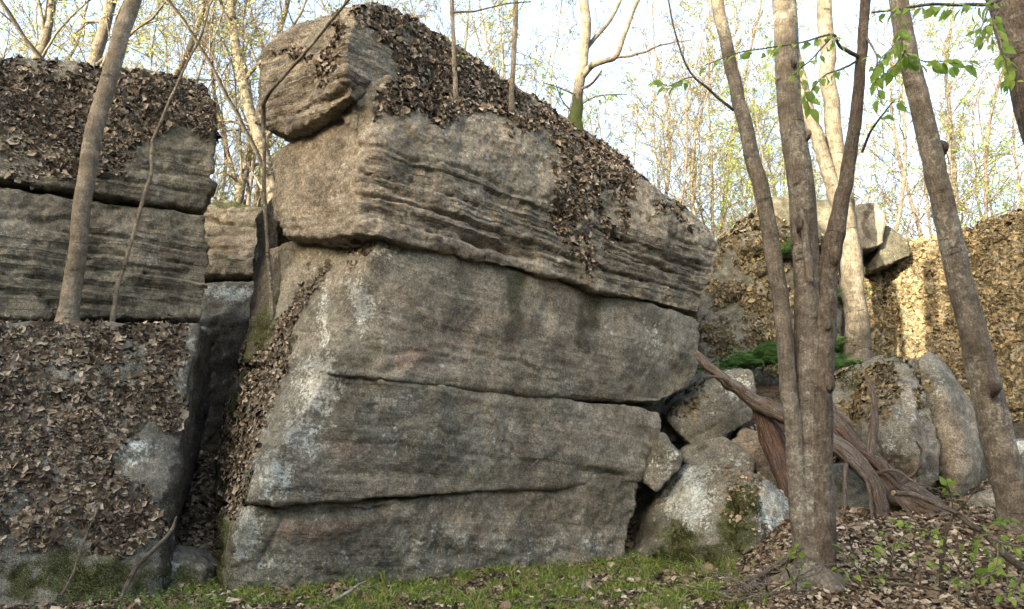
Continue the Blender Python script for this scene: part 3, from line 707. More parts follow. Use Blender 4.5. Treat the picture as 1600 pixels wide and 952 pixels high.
rock("lobe", [H([(1436, 560, 9.7), (1455, 552, 9.8), (1490, 590, 9.8), (1530, 655, 9.8), (1546, 705, 9.8), (1545, 745, 9.7), (1512, 782, 9.5), (1485, 788, 9.35), (1474, 700, 9.4), (1440, 610, 9.6)], (0.1, 1.1, 0), [(1480, 620, 9.35), (1505, 680, 9.25), (1520, 720, 9.25), (1500, 750, 9.2), (1475, 560, 10.2)])],
     lob, M_SIDE, 0.022, 5, (0.04, 0.018, 0.007), seed=42, key="split", masks={"pale": [(1462, 600, 18, 50, .4)], "tint": [(1500, 690, 50, 90, .6)], "rust": [(1520, 740, 30, 30, .3)]})
r = thing("shaded_stone", P(1335, 810, 8.9), "dark mossy stone in the hollow beneath the fallen log", "rock")
rock("stone", [H([(1295, 760, 9.1), (1310, 730, 9.2), (1360, 725, 9.2), (1385, 770, 9.0), (1380, 830, 8.8), (1300, 825, 8.8)], (0, 0.5, 0))], r, M_SIDE, 0.025, 7, (0.05, 0.03, 0.01), seed=43, masks={"moss": [('all', .42)], "dark": [('all', .5)]})
r = thing("yellow_stone", P(1550, 850, 9.0), "squat stone with yellow green moss at the foot of the leaning tree", "rock")
rock("stone", [H([(1512, 800, 9.1), (1530, 772, 9.2), (1620, 755, 9.2), (1640, 860, 8.8), (1515, 870, 8.8)], (0, 0.6, 0))], r, M_SIDE, 0.025, 7, (0.05, 0.03, 0.01), seed=44, masks={"moss": [(1545, 800, 40, 40, .6)], "tint": [('all', .4)]})
r = thing("edge_rock", P(1620, 760, 9.7), "pale flat topped rock at the right edge beyond the leaning tree", "rock")
rock("stone", [H([(1560, 700, 9.8), (1580, 690, 9.9), (1720, 680, 9.9), (1720, 800, 9.5), (1560, 790, 9.6)], (0, 0.8, 0))], r, M_SIDE, 0.03, 7, (0.05, 0.03, 0.01), seed=45, masks={"pale": [(1600, 705, 50, 14, .9)], "moss": [(1600, 770, 60, 40, .4)]})
r = thing("ground_slab", P(1450, 960, 5.9), "flat pale rock just breaking the leaf litter in the near right corner", "rock")
rock("stone", [H([(1310, 955, 6.1), (1400, 925, 6.3), (1640, 935, 6.2), (1680, 1000, 5.7), (1330, 1000, 5.75)], (0, 0.2, -0.12))], r, M_SIDE, 0.02, 8, (0.03, 0.02, 0.008), seed=46, key="gslab", masks={"pale": [('all', .35)], "moss": [(1350, 940, 60, 20, .5)]})

# ---- lichen covered rocks on the rise behind
rear = thing("overhung_boulder", P(1190, 560, 12.3), "lichen speckled boulder with an overhanging lip, right of the big boulder's far end", "boulder")
rock("block", [H([(1095, 560, 12.3), (1097, 460, 12.3), (1118, 390, 12.5), (1150, 350, 12.8), (1190, 330, 12.8), (1225, 372, 12.4), (1300, 372, 12.6), (1315, 470, 12.4), (1310, 600, 12.1), (1095, 620, 12.0)], (0, 1.6, 0))],
     rear, M_SIDE, 0.042, 6, (0.09, 0.04, 0.012), seed=51, key="rear", cracks=[([(1165, 408), (1195, 395), (1235, 372)], 6, .14), ([(1120, 490), (1180, 440), (1230, 405)], 4, .1)], masks={"green": [('all', .4)], "moss": [(1140, 480, 50, 60, .35)], "pale": [(1170, 360, 30, 30, .5), (1190, 510, 20, 30, .6)]})
rock("cap_block", [H([(1178, 352, 12.5), (1192, 318, 12.6), (1215, 306, 12.7), (1245, 304, 12.7), (1320, 318, 12.8), (1325, 375, 12.6), (1255, 396, 12.3), (1225, 385, 12.3), (1212, 362, 12.4)], (0, 1.4, 0))],
     rear, M_SIDE, 0.042, 6, (0.06, 0.03, 0.012), seed=52, key="rear", masks={"rust": [(1235, 375, 30, 15, .7)], "dark": [('all', .62)], "green": [('all', .5)]})
r = thing("standing_stone", P(1365, 395, 13.0), "upright pale stone with a dark stripe on the skyline between the trunks", "rock")
rock("stone", [H([(1330, 325, 13.0), (1345, 319, 13.0), (1372, 318, 13.0), (1381, 335, 12.9), (1380, 378, 12.9), (1372, 386, 12.9), (1340, 380, 12.9), (1325, 400, 13)], (0.1, 0.7, 0))], r, M_MAIN, 0.03, 6, (0.03, 0.02, 0.008), seed=53, masks={"tint": [('all', .25)], "cool": [('all', .5)], "dark": [('line', [(1358, 315), (1358, 370)], 7, .95)]})
r = thing("crest_rock", P(1400, 392, 13.2), "low dark rock beside the upright pale stone on the skyline", "rock")
rock("stone", [H([(1370, 395, 13.1), (1385, 350, 13.3), (1402, 362, 13.3), (1422, 380, 13.2), (1425, 400, 13), (1370, 420, 12.9)], (0, 0.7, 0))], r, M_SIDE, 0.035, 5, (0.04, 0.03, 0.01), seed=54, masks={"dark": [('all', .9)], "green": [('all', .5)]})
wall = thing("lichen_cliff", P(1480, 600, 12.8), "long rock wall shaggy with lichen and lit by patches of sun, at the far right", "boulder")
rock("block", [H([(1335, 400, 14.0), (1370, 394, 13.8), (1450, 377, 13.4), (1500, 366, 13.1), (1530, 347, 12.9), (1600, 326, 12.5), (1760, 290, 11.8), (1780, 690, 11.4), (1600, 660, 12.1), (1480, 640, 12.6), (1335, 640, 13.6)], (0.3, 2.2, 0)),
               H([(1335, 400, 13.7), (1372, 398, 13.5), (1380, 470, 13.4), (1385, 640, 13.2), (1335, 640, 13.3)], (0, 1.0, 0))],
     wall, M_SIDE, 0.05, 6, (0.10, 0.05, 0.014), seed=55, key="wall", cracks=[([(1545, 565), (1580, 550), (1620, 555)], 5, .12), ([(1560, 650), (1620, 640)], 5, .12), ([(1520, 350), (1530, 450), (1570, 560)], 6, .10)],
     masks={"green": [('all', .35)], "tint": [(1470, 540, 40, 40, .6), (1560, 580, 20, 60, .4)], "pale": [(1460, 540, 30, 30, .5)]})

# ------------------------------------------------------------ lichen flakes
def flake_geo(mb, pos, nrm, size, tone, rng, ring=5, tilt=0.7, curl=0.6):
    n = len(pos)
    d = nrm + tilt * rng.normal(size=(n, 3)) * 0.6; d /= np.linalg.norm(d, axis=1)[:, None]
    a = rng.normal(size=(n, 3)); t = np.cross(d, a); t /= np.linalg.norm(t, axis=1)[:, None]; b = np.cross(d, t)
    th = (np.arange(ring) / ring * 2 * math.pi)[None] + rng.uniform(-0.35, 0.35, (n, ring))
    rad = size[:, None] * rng.uniform(0.42, 1.25, (n, ring))
    hh = size[:, None] * (rng.uniform(-0.25, 1.0, (n, ring)) * curl)
    rv = pos[:, None] + t[:, None] * (np.cos(th) * rad)[..., None] + b[:, None] * (np.sin(th) * rad)[..., None] + d[:, None] * hh[..., None]
    c = pos + d * size[:, None] * 0.05
    v = np.concatenate([c[:, None], rv], 1).reshape(-1, 3)
    base = np.arange(n)[:, None] * (ring + 1)
    j = np.arange(ring)[None]
    f = np.stack([np.broadcast_to(base, (n, ring)), base + 1 + j, base + 1 + (j + 1) % ring], -1).reshape(-1, 3)
    mb.tris(v, f, None, np.repeat(tone, ring))

def flake_proto(seed, mat, tone):
    rng = np.random.default_rng(seed); mb = MB(); ring = 9
    th = np.arange(ring) / ring * 2 * math.pi + rng.uniform(-.2, .2, ring)
    out = []
    for k, (s, h) in enumerate(((0.5, 0.08), (1.0, 0.45))):
        rad = s * rng.uniform(0.6, 1.25, ring); hh = h * rng.uniform(-0.2, 1.2, ring)
        out.append(np.column_stack([np.cos(th) * rad, np.sin(th) * rad, hh]))
    v = np.vstack([[0, 0, 0], out[0], out[1]])
    f = [(0, 1 + i, 1 + (i + 1) % ring) for i in range(ring)]
    for i in range(ring):
        a, b, c, d = 1 + i, 1 + (i + 1) % ring, 1 + ring + (i + 1) % ring, 1 + ring + i
        f += [(a, d, c), (a, c, b)]
    mb.tris(v, f, None, tone)
    return mb.mesh("lichen_flake", mat)

def lichen(key, root, items, density, size, mat, seed, singles=0, thresh=0.35, holes=0.9, tone=(0.08, 0.8)):
    rng = np.random.default_rng(seed)
    C = np.concatenate([s[0] for s in SURF[key]]); N = np.concatenate([s[1] for s in SURF[key]]); A = np.concatenate([s[2] for s in SURF[key]])
    ray = C - np.array([0, 0, CAM_Z]); ray /= np.linalg.norm(ray, axis=1)[:, None]
    px, py = proj(C)
    w1 = fbm(C, 1.6, 3, 0.6, seed); w2 = fbm(C, 1.6, 3, 0.6, seed + 5)
    m = maskfield(px + 28 * w1, py + 28 * w2, items)
    m = m - holes * np.maximum(0, fbm(C, 2.2, 4, 0.6, seed + 9) - 0.05) * 1.1
    prob = A * sstep(thresh - 0.1, thresh + 0.6, m) * ((N * ray).sum(1) < 0.08) * (px > -120) * (px < 1800) * density
    k = rng.poisson(np.clip(prob, 0, 20)); idx = np.repeat(np.arange(len(C)), k)
    n = len(idx)
    if n == 0: return
    a = rng.normal(size=(n, 3)); tdir = np.cross(N[idx], a)
    pos = C[idx] + tdir * 0.012 + N[idx] * rng.uniform(0.0, 0.012, n)[:, None]
    sz = size * rng.lognormal(0, 0.45, n).clip(0.4, 2.6)
    tn = np.clip(rng.normal(0.44, 0.28, n) + 0.2 * fbm(pos, 3.0, 2, 0.5, seed), 0, 1)
    tn = tone[0] + tn * (tone[1] - tone[0]) * 1.4
    order = np.argsort(-sz); big, rest = order[:singles], order[singles:]
    mb = MB(); flake_geo(mb, pos[rest], N[idx][rest], sz[rest], tn[rest], rng)
    o = mb.build("lichen", mat, root, smooth=False); tag(o, kind='stuff')
    if singles:
        protos = [flake_proto(seed * 10 + q, mat, 0.2 + 0.09 * q) for q in range(8)]
        org = wloc(root)
        for q, i in enumerate(big):
            z = N[idx[i]] + 0.35 * rng.normal(size=3); z /= np.linalg.norm(z)
            x = np.cross(z, rng.normal(size=3)); x /= np.linalg.norm(x); y = np.cross(z, x)
            s = sz[i] * 0.85; p = pos[i] - org
            fo = bpy.data.objects.new("lichen_flake", protos[q % 8]); COL.objects.link(fo); fo.parent = root
            fo.matrix_local = Matrix(((x[0] * s, y[0] * s, z[0] * s, p[0]), (x[1] * s, y[1] * s, z[1] * s, p[1]), (x[2] * s, y[2] * s, z[2] * s, p[2]), (0, 0, 0, 1)))

lichen("left", leftr, [('poly', [(-80, 80), (340, 118), (340, 215), (250, 215), (140, 250), (-80, 240)], 1.0), ('line', [(0, 250), (130, 262), (200, 260)], 12, .7),
                       ('poly', [(-80, 490), (312, 505), (285, 590), (258, 660), (232, 690), (215, 690), (190, 715), (195, 750), (245, 765), (240, 850), (130, 870), (-80, 870)], .9)],
       3700, 0.020, M_FLAKE, 61, singles=260, thresh=0.28, holes=0.95)
lichen("main", mainr, [('poly', [(535, 0), (575, -8), (660, 25), (740, 90), (880, 180), (1000, 250), (1000, 300), (965, 320), (900, 260), (840, 200), (780, 185), (720, 180), (640, 170), (600, 190), (595, 130), (640, 110), (600, 70)], 1.0),
                       ('poly', [(850, 200), (960, 290), (985, 330), (930, 420), (900, 430), (870, 350)], .75), ('line', [(530, 30), (500, 120), (490, 130)], 12, .8), ('line', [(520, 100), (505, 140)], 12, .7),
                       ('line', [(1020, 330), (1090, 370)], 14, .7), ('line', [(440, 70), (470, 78)], 10, .7), ('line', [(545, 385), (590, 390)], 14, .8), ('line', [(560, 400), (545, 430)], 8, .6), ('line', [(520, 420), (505, 450)], 8, .55)],
       3200, 0.0205, M_FLAKE, 62, singles=260, thresh=0.32, holes=0.8)
lichen("main", mainr, [('poly', [(455, 440), (490, 455), (470, 520), (425, 640), (385, 740), (360, 800), (335, 800), (350, 690), (390, 560)], .9), ('line', [(500, 420), (480, 480)], 6, .6)],
       2600, 0.016, M_FLAKE, 63, thresh=0.3, holes=0.8)
lichen("mossy", bpy.data.objects["mossy_boulder"], [('poly', [(1110, 735), (1175, 735), (1185, 800), (1165, 860), (1140, 800)], .6)], 700, 0.02, M_LITTER, 64, thresh=0.3)
lichen("pile", bpy.data.objects["tilted_block"], [('line', [(1050, 640), (1100, 620)], 22, .8)], 900, 0.022, M_FLAKE_G, 65)
lichen("split", lob, [('poly', [(1300, 600), (1340, 570), (1400, 570), (1400, 640), (1350, 680), (1310, 650)], .9), ('line', [(1425, 565), (1445, 620)], 10, .9)], 1800, 0.022, M_FLAKE_G, 66)
lichen("rear", rear, [('poly', [(1090, 330), (1200, 330), (1320, 400), (1320, 580), (1090, 580)], .75)], 1500, 0.025, M_FLAKE_G, 67, thresh=0.25, holes=0.9)
lichen("wall", wall, [('poly', [(1330, 300), (1800, 270), (1800, 700), (1330, 700)], .95)], 1500, 0.026, M_FLAKE_G, 68, thresh=0.25, holes=0.5, tone=(0.2, 0.85))

# ------------------------------------------------------------ moss cushions growing on the stones
def moss_on(key, root, items, density, ht, seed):
    rng = np.random.default_rng(seed)
    C = np.concatenate([s[0] for s in SURF[key]]); N = np.concatenate([s[1] for s in SURF[key]]); A = np.concatenate([s[2] for s in SURF[key]])
    ray = C - np.array([0, 0, CAM_Z]); ray /= np.linalg.norm(ray, axis=1)[:, None]
    px, py = proj(C); w1 = fbm(C, 3.0, 3, 0.6, seed); w2 = fbm(C, 3.0, 3, 0.6, seed + 5)
    m = maskfield(px + 14 * w1, py + 14 * w2, items) - 1.5 * np.maximum(0, fbm(C, 3.5, 4, 0.65, seed + 9))
    prob = A * sstep(0.3, 0.75, m) * ((N * ray).sum(1) < 0.25) * density
    idx = np.repeat(np.arange(len(C)), rng.poisson(np.clip(prob, 0, 30))); n = len(idx)
    if not n: return
    tdir = np.cross(N[idx], rng.normal(size=(n, 3))); p = C[idx] + tdir * 0.008
    d = N[idx] + 0.45 * rng.normal(size=(n, 3)) + [0, 0, 0.3]; d /= np.linalg.norm(d, axis=1)[:, None]
    b = np.cross(d, rng.normal(size=(n, 3))); b /= np.linalg.norm(b, axis=1)[:, None]
    h = (ht * rng.uniform(0.5, 1.5, n) * (1 + 0.7 * fbm(p, 9.0, 2, 0.5, seed)))[:, None]
    v = np.stack([p - b * 0.004, p + b * 0.004, p + d * h], 1).reshape(-1, 3)
    mb = MB(); mb.tris(v, np.arange(3 * n).reshape(-1, 3), None, np.clip(rng.normal(0.35, 0.25, n), 0, 1))
    tag(mb.build("moss", M_MOSSD, root, False), kind='stuff')
M_MOSSD = mat_leaf("dark_moss", (0.030, 0.038, 0.010), (0.12, 0.125, 0.030), 0.15)
moss_on("mossy", bpy.data.objects["mossy_boulder"], [(1158, 815, 30, 70, 1.0), (1060, 845, 34, 34, .7), (1100, 872, 100, 22, 1.0)], 26000, 0.016, 71)
moss_on("left", leftr, [(120, 905, 190, 40, .8), (40, 880, 60, 30, .7)], 12000, 0.014, 72)
moss_on("main", mainr, [(720, 152, 45, 8, 1.0), (1072, 322, 34, 10, .9), (905, 195, 34, 9, .9), ('line', [(345, 930), (345, 800), (385, 600), (420, 500)], 14, .6)], 14000, 0.014, 73)
moss_on("split", lob, [(1330, 590, 40, 22, .9), (1400, 560, 40, 12, .7), ('line', [(1430, 590), (1470, 700)], 6, .6)], 16000, 0.014, 74)
# rows of evergreens: (sideways, distance towards the sun, height they shade to at the camera's place)
def OCC(rr):
    out = []
    for u in np.arange(-22, 16, 1.2):
        su = -u; j = rr.uniform(-1, 1)
        base = 8.0 + 0.6 * j
        if 3.0 <= su <= 9.0: base = 8.6 + 0.6 * j
        if 0.6 <= su < 3.1: base = 5.9 + 0.3 * j
        if su < 0.6: base = 9.6 + 0.8 * j
        if su > 9.4: base = 6.7 + 0.4 * j
        out.append((u, 26 + rr.uniform(-1.5, 1.5), base))
        out.append((u + 0.6, 31 + rr.uniform(-1.5, 1.5), base - 0.4))
    return out

# ------------------------------------------------------------ trees and wood near the camera
def line3(pts):
    """(px, py, distance, width in photo pixels) -> points and radii in metres"""
    c = np.array([P(a, b, d) for a, b, d, w in pts])
    f = c[:, 1] * CP + (c[:, 2] - CAM_Z) * SP
    return c, np.array([w for *_, w in pts]) / 2 * f / FPX

def limb(pts, **kw):
    mb = MB(); c, r = line3(pts); tube(mb, c, r, **kw); return mb

def leaf_mesh(seed, mat, droop=0.25, fold=0.25, tone=0.5, wide=0.27):
    rng = np.random.default_rng(seed); mb = MB()
    xs = np.array([0.0, 0.12, 0.32, 0.55, 0.78, 1.0]); ws = np.array([0.0, .6, 1.0, .92, .5, 0.0]) * wide
    b = -droop * xs ** 2 + 0.02 * rng.normal(size=6)
    mid = np.column_stack([xs, xs * 0, b]); L = np.column_stack([xs, ws, b + fold * ws]); R = np.column_stack([xs, -ws, b + fold * ws])
    v = np.vstack([mid, L[1:5], R[1:5]])          # 0-5 mid, 6-9 left, 10-13 right
    f = [(0, 1, 6), (0, 10, 1), (4, 5, 9), (4, 13, 5)]
    for k in range(3):
        f += [(1 + k, 2 + k, 7 + k), (1 + k, 7 + k, 6 + k), (1 + k, 11 + k, 2 + k), (1 + k, 10 + k, 11 + k)]
    mb.tris(v, f, None, tone)
    return mb.mesh("leaf", mat)

LEAVES = [leaf_mesh(900 + i, M_LEAF, 0.1 + 0.12 * (i % 4), 0.2 + 0.1 * (i % 3), 0.25 + 0.1 * i) for i in range(6)]

def put_leaf(parent, p, direction, size, rng):
    d = np.asarray(direction, float); d /= np.linalg.norm(d)
    up = np.array([0, 0, 1.0]) + 0.5 * rng.normal(size=3)
    y = np.cross(up, d); y /= np.linalg.norm(y); z = np.cross(d, y)
    o = bpy.data.objects.new("leaf", LEAVES[rng.integers(6)]); COL.objects.link(o); o.parent = parent
    q = np.asarray(p) - wloc(parent)
    o.matrix_local = Matrix(((d[0] * size, y[0] * size, z[0] * size, q[0]), (d[1] * size, y[1] * size, z[1] * size, q[1]), (d[2] * size, y[2] * size, z[2] * size, q[2]), (0, 0, 0, 1)))

def spray(parent, pts, nleaf, size, seed, mat=None, start=0.25, name="branch", spread=0.6, droop=0.7):
    rng = np.random.default_rng(seed); nleaf = int(nleaf * 1.35)
    c, r = line3(pts)
    mb = MB(); tube(mb, c, r, sides=6, step=0.06, lump=0.12, wobble=0.012, seed=seed)
    tw = []
    path = catmull(c, 60) if len(c) > 2 else np.linspace(c[0], c[-1], 60)
    for k in range(nleaf):
        i = int((start + (1 - start) * (k + rng.uniform(0, 0.9)) / nleaf) * 58); p = path[i]; t = path[i + 1] - path[i]; t /= np.linalg.norm(t)
        side = np.cross(t, [0, 0, 1.0]); side /= np.linalg.norm(side) + 1e-9
        d = t * rng.uniform(0.2, 0.9) + side * (1 if k % 2 else -1) * rng.uniform(0.3, 1.0) * spread + np.array([0, 0, -droop]) * rng.uniform(0.1, 1.0)
        d /= np.linalg.norm(d); e = p + d * rng.uniform(0.015, 0.06)
        tube(mb, [p, e], [0.0016, 0.001], sides=4, step=1, cap=False); tw.append((e, d))
    o = mb.build(name, mat or M_TWIG, parent)
    for e, d in tw:
        put_leaf(o, e, d + rng.normal(size=3) * 0.25, size * rng.uniform(0.55, 1.05), rng)
    return o

def moss_attr(o, zlo, zhi, s=0.8):
    me = o.data; n = len(me.vertices); v = np.zeros(n * 3, np.float32); me.vertices.foreach_get("co", v); z = v.reshape(-1, 3)[:, 2]
    a = me.attributes.new("moss", 'FLOAT', 'POINT'); a.data.foreach_set("value", (s * (1 - sstep(zlo, zhi, z))).astype(np.float32))

# triple-stemmed tree
b0 = P(1268, 950, 6.25); tr = thing("triple_stemmed_tree", b0, "grey barked tree of three tall stems rising from one base, right of the big boulder", "tree")
o = limb([(1262, 985, 6.25, 118), (1264, 950, 6.25, 92), (1267, 905, 6.25, 72), (1268, 850, 6.25, 60), (1266, 780, 6.25, 52), (1264, 640, 6.25, 46), (1263, 480, 6.25, 42), (1259, 380, 6.25, 41), (1248, 260, 6.22, 39), (1236, 170, 6.2, 37), (1228, 60, 6.2, 36), (1222, -80, 6.2, 34), (1216, -250, 6.2, 30)],
         sides=22, step=0.05, lump=0.035, lfreq=2.5, wobble=0.012, seed=1).build("trunk", M_BARK, tr); moss_attr(o, 0.05, 0.45, 0.55)
limb([(1254, 860, 6.2, 28), (1248, 780, 6.2, 30), (1241, 690, 6.2, 27), (1231, 580, 6.2, 26), (1216, 440, 6.2, 25), (1187, 285, 6.15, 24), (1164, 200, 6.1, 22), (1145, 110, 6.1, 20), (1120, 0, 6.05, 19), (1106, -90, 6.0, 18), (1080, -250, 6.0, 20)],
     sides=16, step=0.05, lump=0.035, wobble=0.015, seed=2).build("stem", M_BARK, tr)
limb([(1284, 930, 6.2, 44), (1284, 840, 6.18, 42), (1284, 740, 6.18, 40), (1284, 640, 6.18, 37), (1289, 540, 6.18, 34), (1294, 450, 6.18, 31), (1300, 385, 6.15, 31), (1309, 335, 6.12, 25), (1323, 265, 6.1, 21), (1336, 180, 6.0, 18), (1346, 90, 5.95, 16), (1354, 0, 5.9, 15), (1362, -120, 5.8, 15)],
     sides=16, step=0.05, lump=0.06, wobble=0.02, seed=3).build("stem", M_BARKD, tr)
limb([(1266, 440, 6.1, 13), (1262, 400, 6.08, 14), (1256, 350, 6.1, 12), (1250, 325, 6.15, 9)], sides=10, step=0.05, lump=0.06, seed=4).build("root_shoot", M_BARK, tr)
for k, (px, py, w) in enumerate(((1296, 598, 17), (1292, 505, 15), (1302, 400, 19), (1249, 350, 12), (1262, 210, 10), (1240, 100, 9))):      # burls
    mb = MB(); c = P(px, py, 6.1); tube(mb, [c + [0, 0.05, -w * .0052], c + [0.0, -0.01, -w * .002], c + [0, -0.012, w * .002], c + [0, 0.05, w * .0052]], [w * .0008, w * .0023, w * .0022, w * .0008], sides=10, step=0.02, lump=0.3, seed=k + 5)
    mb.build("burl", M_BARKD, tr)
for k, (dx, dy) in enumerate(((-0.42, -0.05), (0.36, -0.10), (0.15, -0.35), (-0.2, -0.32), (-0.55, 0.2))):          # root flare
    p0 = b0 + [dx * .2, dy * .2, 0.22]; p2 = np.array([b0[0] + dx * 1.3, b0[1] + dy * 1.3, gz(b0[0] + dx * 1.3, b0[1] + dy * 1.3) - 0.02]); p1 = (p0 + p2) / 2 - [0, 0, 0.05]
    mb = MB(); tube(mb, [p0, p1, p2], [0.14, 0.085, 0.03], sides=10, step=0.04, lump=0.1, wobble=0.02, seed=k + 40)
    moss_attr(mb.build("root", M_BARK, tr), 0, 0.2, 0.55)
# its leafy branches
spray(tr, [(1341, 88, 5.95, 7), (1322, 80, 5.7, 6), (1308, 68, 5.5, 5), (1300, 55, 5.3, 4), (1256, 66, 5.0, 3), (1212, 73, 4.9, 2.4), (1150, 84, 4.8, 2), (1100, 103, 4.7, 1.4)], 21, 0.102, 101)
spray(tr, [(1300, 57, 5.3, 3.5), (1270, 90, 5.1, 2.5), (1248, 110, 5.0, 2), (1256, 140, 4.9, 1.6), (1265, 170, 4.9, 1.2)], 15, 0.108, 102, start=0.1)
spray(tr, [(1340, 95, 5.95, 4), (1310, 110, 5.6, 3), (1285, 120, 5.4, 2), (1262, 150, 5.3, 1.4)], 10, 0.108, 103)
spray(tr, [(1347, 238, 6.0, 5), (1365, 200, 5.8, 4), (1389, 167, 5.6, 2.5), (1400, 155, 5.5, 1.6)], 8, 0.096, 104, start=0.4)
spray(tr, [(1146, 172, 6.05, 5), (1110, 142, 5.9, 4), (1080, 115, 5.8, 3.5), (1060, 70, 5.7, 3), (1046, 10, 5.6, 2.6), (1038, -60, 5.5, 2)], 0, 0.096, 105)
spray(tr, [(1085, 120, 5.8, 2.4), (1065, 125, 5.7, 1.8), (1045, 135, 5.6, 1.4), (1030, 128, 5.6, 1)], 9, 0.102, 106, start=0.2)
spray(tr, [(1355, 60, 5.9, 4), (1370, 90, 5.5, 3), (1368, 120, 5.3, 2), (1376, 160, 5.2, 1.4)], 10, 0.096, 107, start=0.2)
spray(tr, [(1235, 905, 6.1, 3), (1228, 880, 6.0, 2.4), (1240, 855, 5.95, 1.6)], 8, 0.072, 108, name="sprout", droop=0.2)
spray(tr, [(1250, 950, 6.0, 3), (1244, 915, 5.95, 2.4), (1252, 880, 5.9, 1.6)], 9, 0.072, 109, name="sprout", droop=0.2)

# leaning tree at the right
t2 = thing("leaning_tree", P(1592, 865, 7.6), "grey brown tree leaning left in front of the sunlit lichen wall, at the far right", "tree")
o = limb([(1605, 900, 7.6, 66), (1597, 862, 7.6, 54), (1585, 800, 7.58, 49), (1572, 740, 7.55, 48), (1543, 620, 7.5, 45), (1515, 500, 7.4, 38), (1490, 390, 7.3, 35), (1465, 280, 7.2, 33), (1438, 170, 7.1, 31), (1416, 70, 7.05, 29), (1402, -20, 7.0, 28), (1390, -200, 7, 28)],
         sides=20, step=0.05, lump=0.035, wobble=0.015, seed=7).build("trunk", M_BARK, t2); moss_attr(o, -0.1, 0.15, 0.5)
for k, (px, py, w) in enumerate(((1552, 605, 15), (1474, 232, 14), (1500, 395, 10))):
    mb = MB(); c = P(px, py, 7.3); tube(mb, [c + [0.0, 0.03, -w * .006], c + [-0.02, -0.06, 0], c + [0, 0.03, w * .006]], [w * .0012, w * .003, w * .0012], sides=9, step=0.02, lump=0.3, seed=k + 15)
    mb.build("burl", M_BARKD, t2)

# trunk at the right edge, with the leafy branch that crosses the sky
t3 = thing("edge_tree", P(1800, 960, 5.4), "dark trunk at the upper right edge with fresh green leaves on its branches", "tree")
limb([(1800, 1000, 5.4, 80), (1770, 850, 5.4, 68), (1700, 500, 5.45, 62), (1628, 195, 5.5, 58), (1577, 0, 5.5, 56), (1545, -150, 5.5, 52)], sides=20, step=0.05, lump=0.04, wobble=0.01, seed=8).build("trunk", M_BARKD, t3)
spray(t3, [(1575, -8, 5.3, 7), (1545, 5, 5.1, 6), (1500, 9, 5.0, 5.5), (1455, 8, 4.9, 5), (1410, 13, 4.85, 4.2), (1362, 20, 4.8, 3)], 26, 0.112, 111, start=0.1)
spray(t3, [(1410, 13, 4.85, 3.6), (1404, 30, 4.8, 3.4), (1408, 55, 4.8, 3), (1412, 82, 4.8, 2.4), (1440, 95, 4.8, 2), (1480, 95, 4.75, 1.6), (1522, 96, 4.7, 1.2)], 28, 0.115, 112, start=0.2)
spray(t3, [(1405, 60, 4.8, 2), (1390, 80, 4.8, 1.6), (1372, 100, 4.8, 1.4), (1368, 130, 4.8, 1.2)], 11, 0.106, 113, start=0.1)
spray(t3, [(1558, 15, 5.2, 5), (1550, 30, 5.1, 4), (1560, 60, 5.0, 3), (1572, 100, 4.9, 2), (1578, 130, 4.9, 1.4)], 26, 0.119, 114, start=0.15)
spray(t3, [(1545, 10, 5.1, 3), (1535, 40, 5.0, 2.2), (1530, 60, 5, 1.4)], 9, 0.106, 115, start=0.2)
spray(t3, [(1415, 80, 4.8, 1.8), (1400, 100, 4.8, 1.5), (1385, 112, 4.8, 1.2)], 7, 0.112, 116, start=0.1)

# tree with a fork on the rise behind
t4 = thing("forked_pale_tree", P(1342, 570, 11.2), "pale patchy barked tree forking in two, rooted on the rise behind the triple stemmed tree", "tree")
limb([(1350, 610, 11.2, 60), (1345, 575, 11.2, 47), (1341, 535, 11.2, 39), (1334, 460, 11.2, 34), (1328, 400, 11.2, 33), (1320, 345, 11.2, 33), (1315, 300, 11.2, 24), (1308, 250, 11.2, 26), (1298, 160, 11.1, 24), (1292, 80, 11.0, 23), (1286, -10, 11, 22), (1280, -150, 11, 18)], sides=14, step=0.08, lump=0.05, wobble=0.03, seed=9).build("trunk", M_BARKF, t4)
limb([(1320, 350, 11.2, 24), (1306, 310, 11.15, 22), (1288, 250, 11.1, 21), (1268, 190, 11.0, 20), (1252, 130, 11, 18), (1235, 40, 11, 16), (1225, -80, 11, 13)], sides=12, step=0.08, lump=0.05, wobble=0.03, seed=10).build("stem", M_BARKF, t4)

# slender trees on the left ledge and on the boulder
t5 = thing("ledge_tree", P(108, 490, 7.1), "slender grey tree growing from the ledge of the left outcrop and leaning right", "tree")
limb([(102, 520, 7.1, 44), (108, 488, 7.08, 31), (116, 430, 7.05, 28), (124, 370, 7.0, 26), (131, 305, 7.0, 26), (145, 220, 7.0, 26), (165, 140, 7.0, 25), (187, 62, 7.0, 24), (208, 0, 7.0, 24), (240, -120, 7.0, 22)], sides=14, step=0.05, lump=0.03, wobble=0.01, seed=12).build("trunk", M_BARKS, t5)
t6 = thing("ledge_sapling", P(178, 488, 7.3), "thin crooked sapling leaning across the left outcrop, right of the slender grey tree", "sapling")
limb([(175, 505, 7.3, 9), (184, 450, 7.28, 6.5), (200, 395, 7.27, 5.5), (226, 310, 7.25, 5.5), (236, 262, 7.25, 5.5), (240, 225, 7.25, 5), (262, 160, 7.2, 4.5), (292, 95, 7.2, 3.6), (318, 40, 7.1, 3), (334, -10, 7.1, 2.4)], sides=8, step=0.05, lump=0.1, wobble=0.02, seed=13).build("trunk", M_BARKS, t6)
limb([(240, 225, 7.25, 3), (225, 210, 7.2, 2), (210, 216, 7.15, 1)], sides=5, step=0.05, wobble=0.01, seed=14).build("twig", M_TWIG, t6)
t7 = thing("dead_sapling", P(424, 470, 7.7), "dead thin stem standing in the cleft and bent sharply across the boulder's cap block", "sapling")
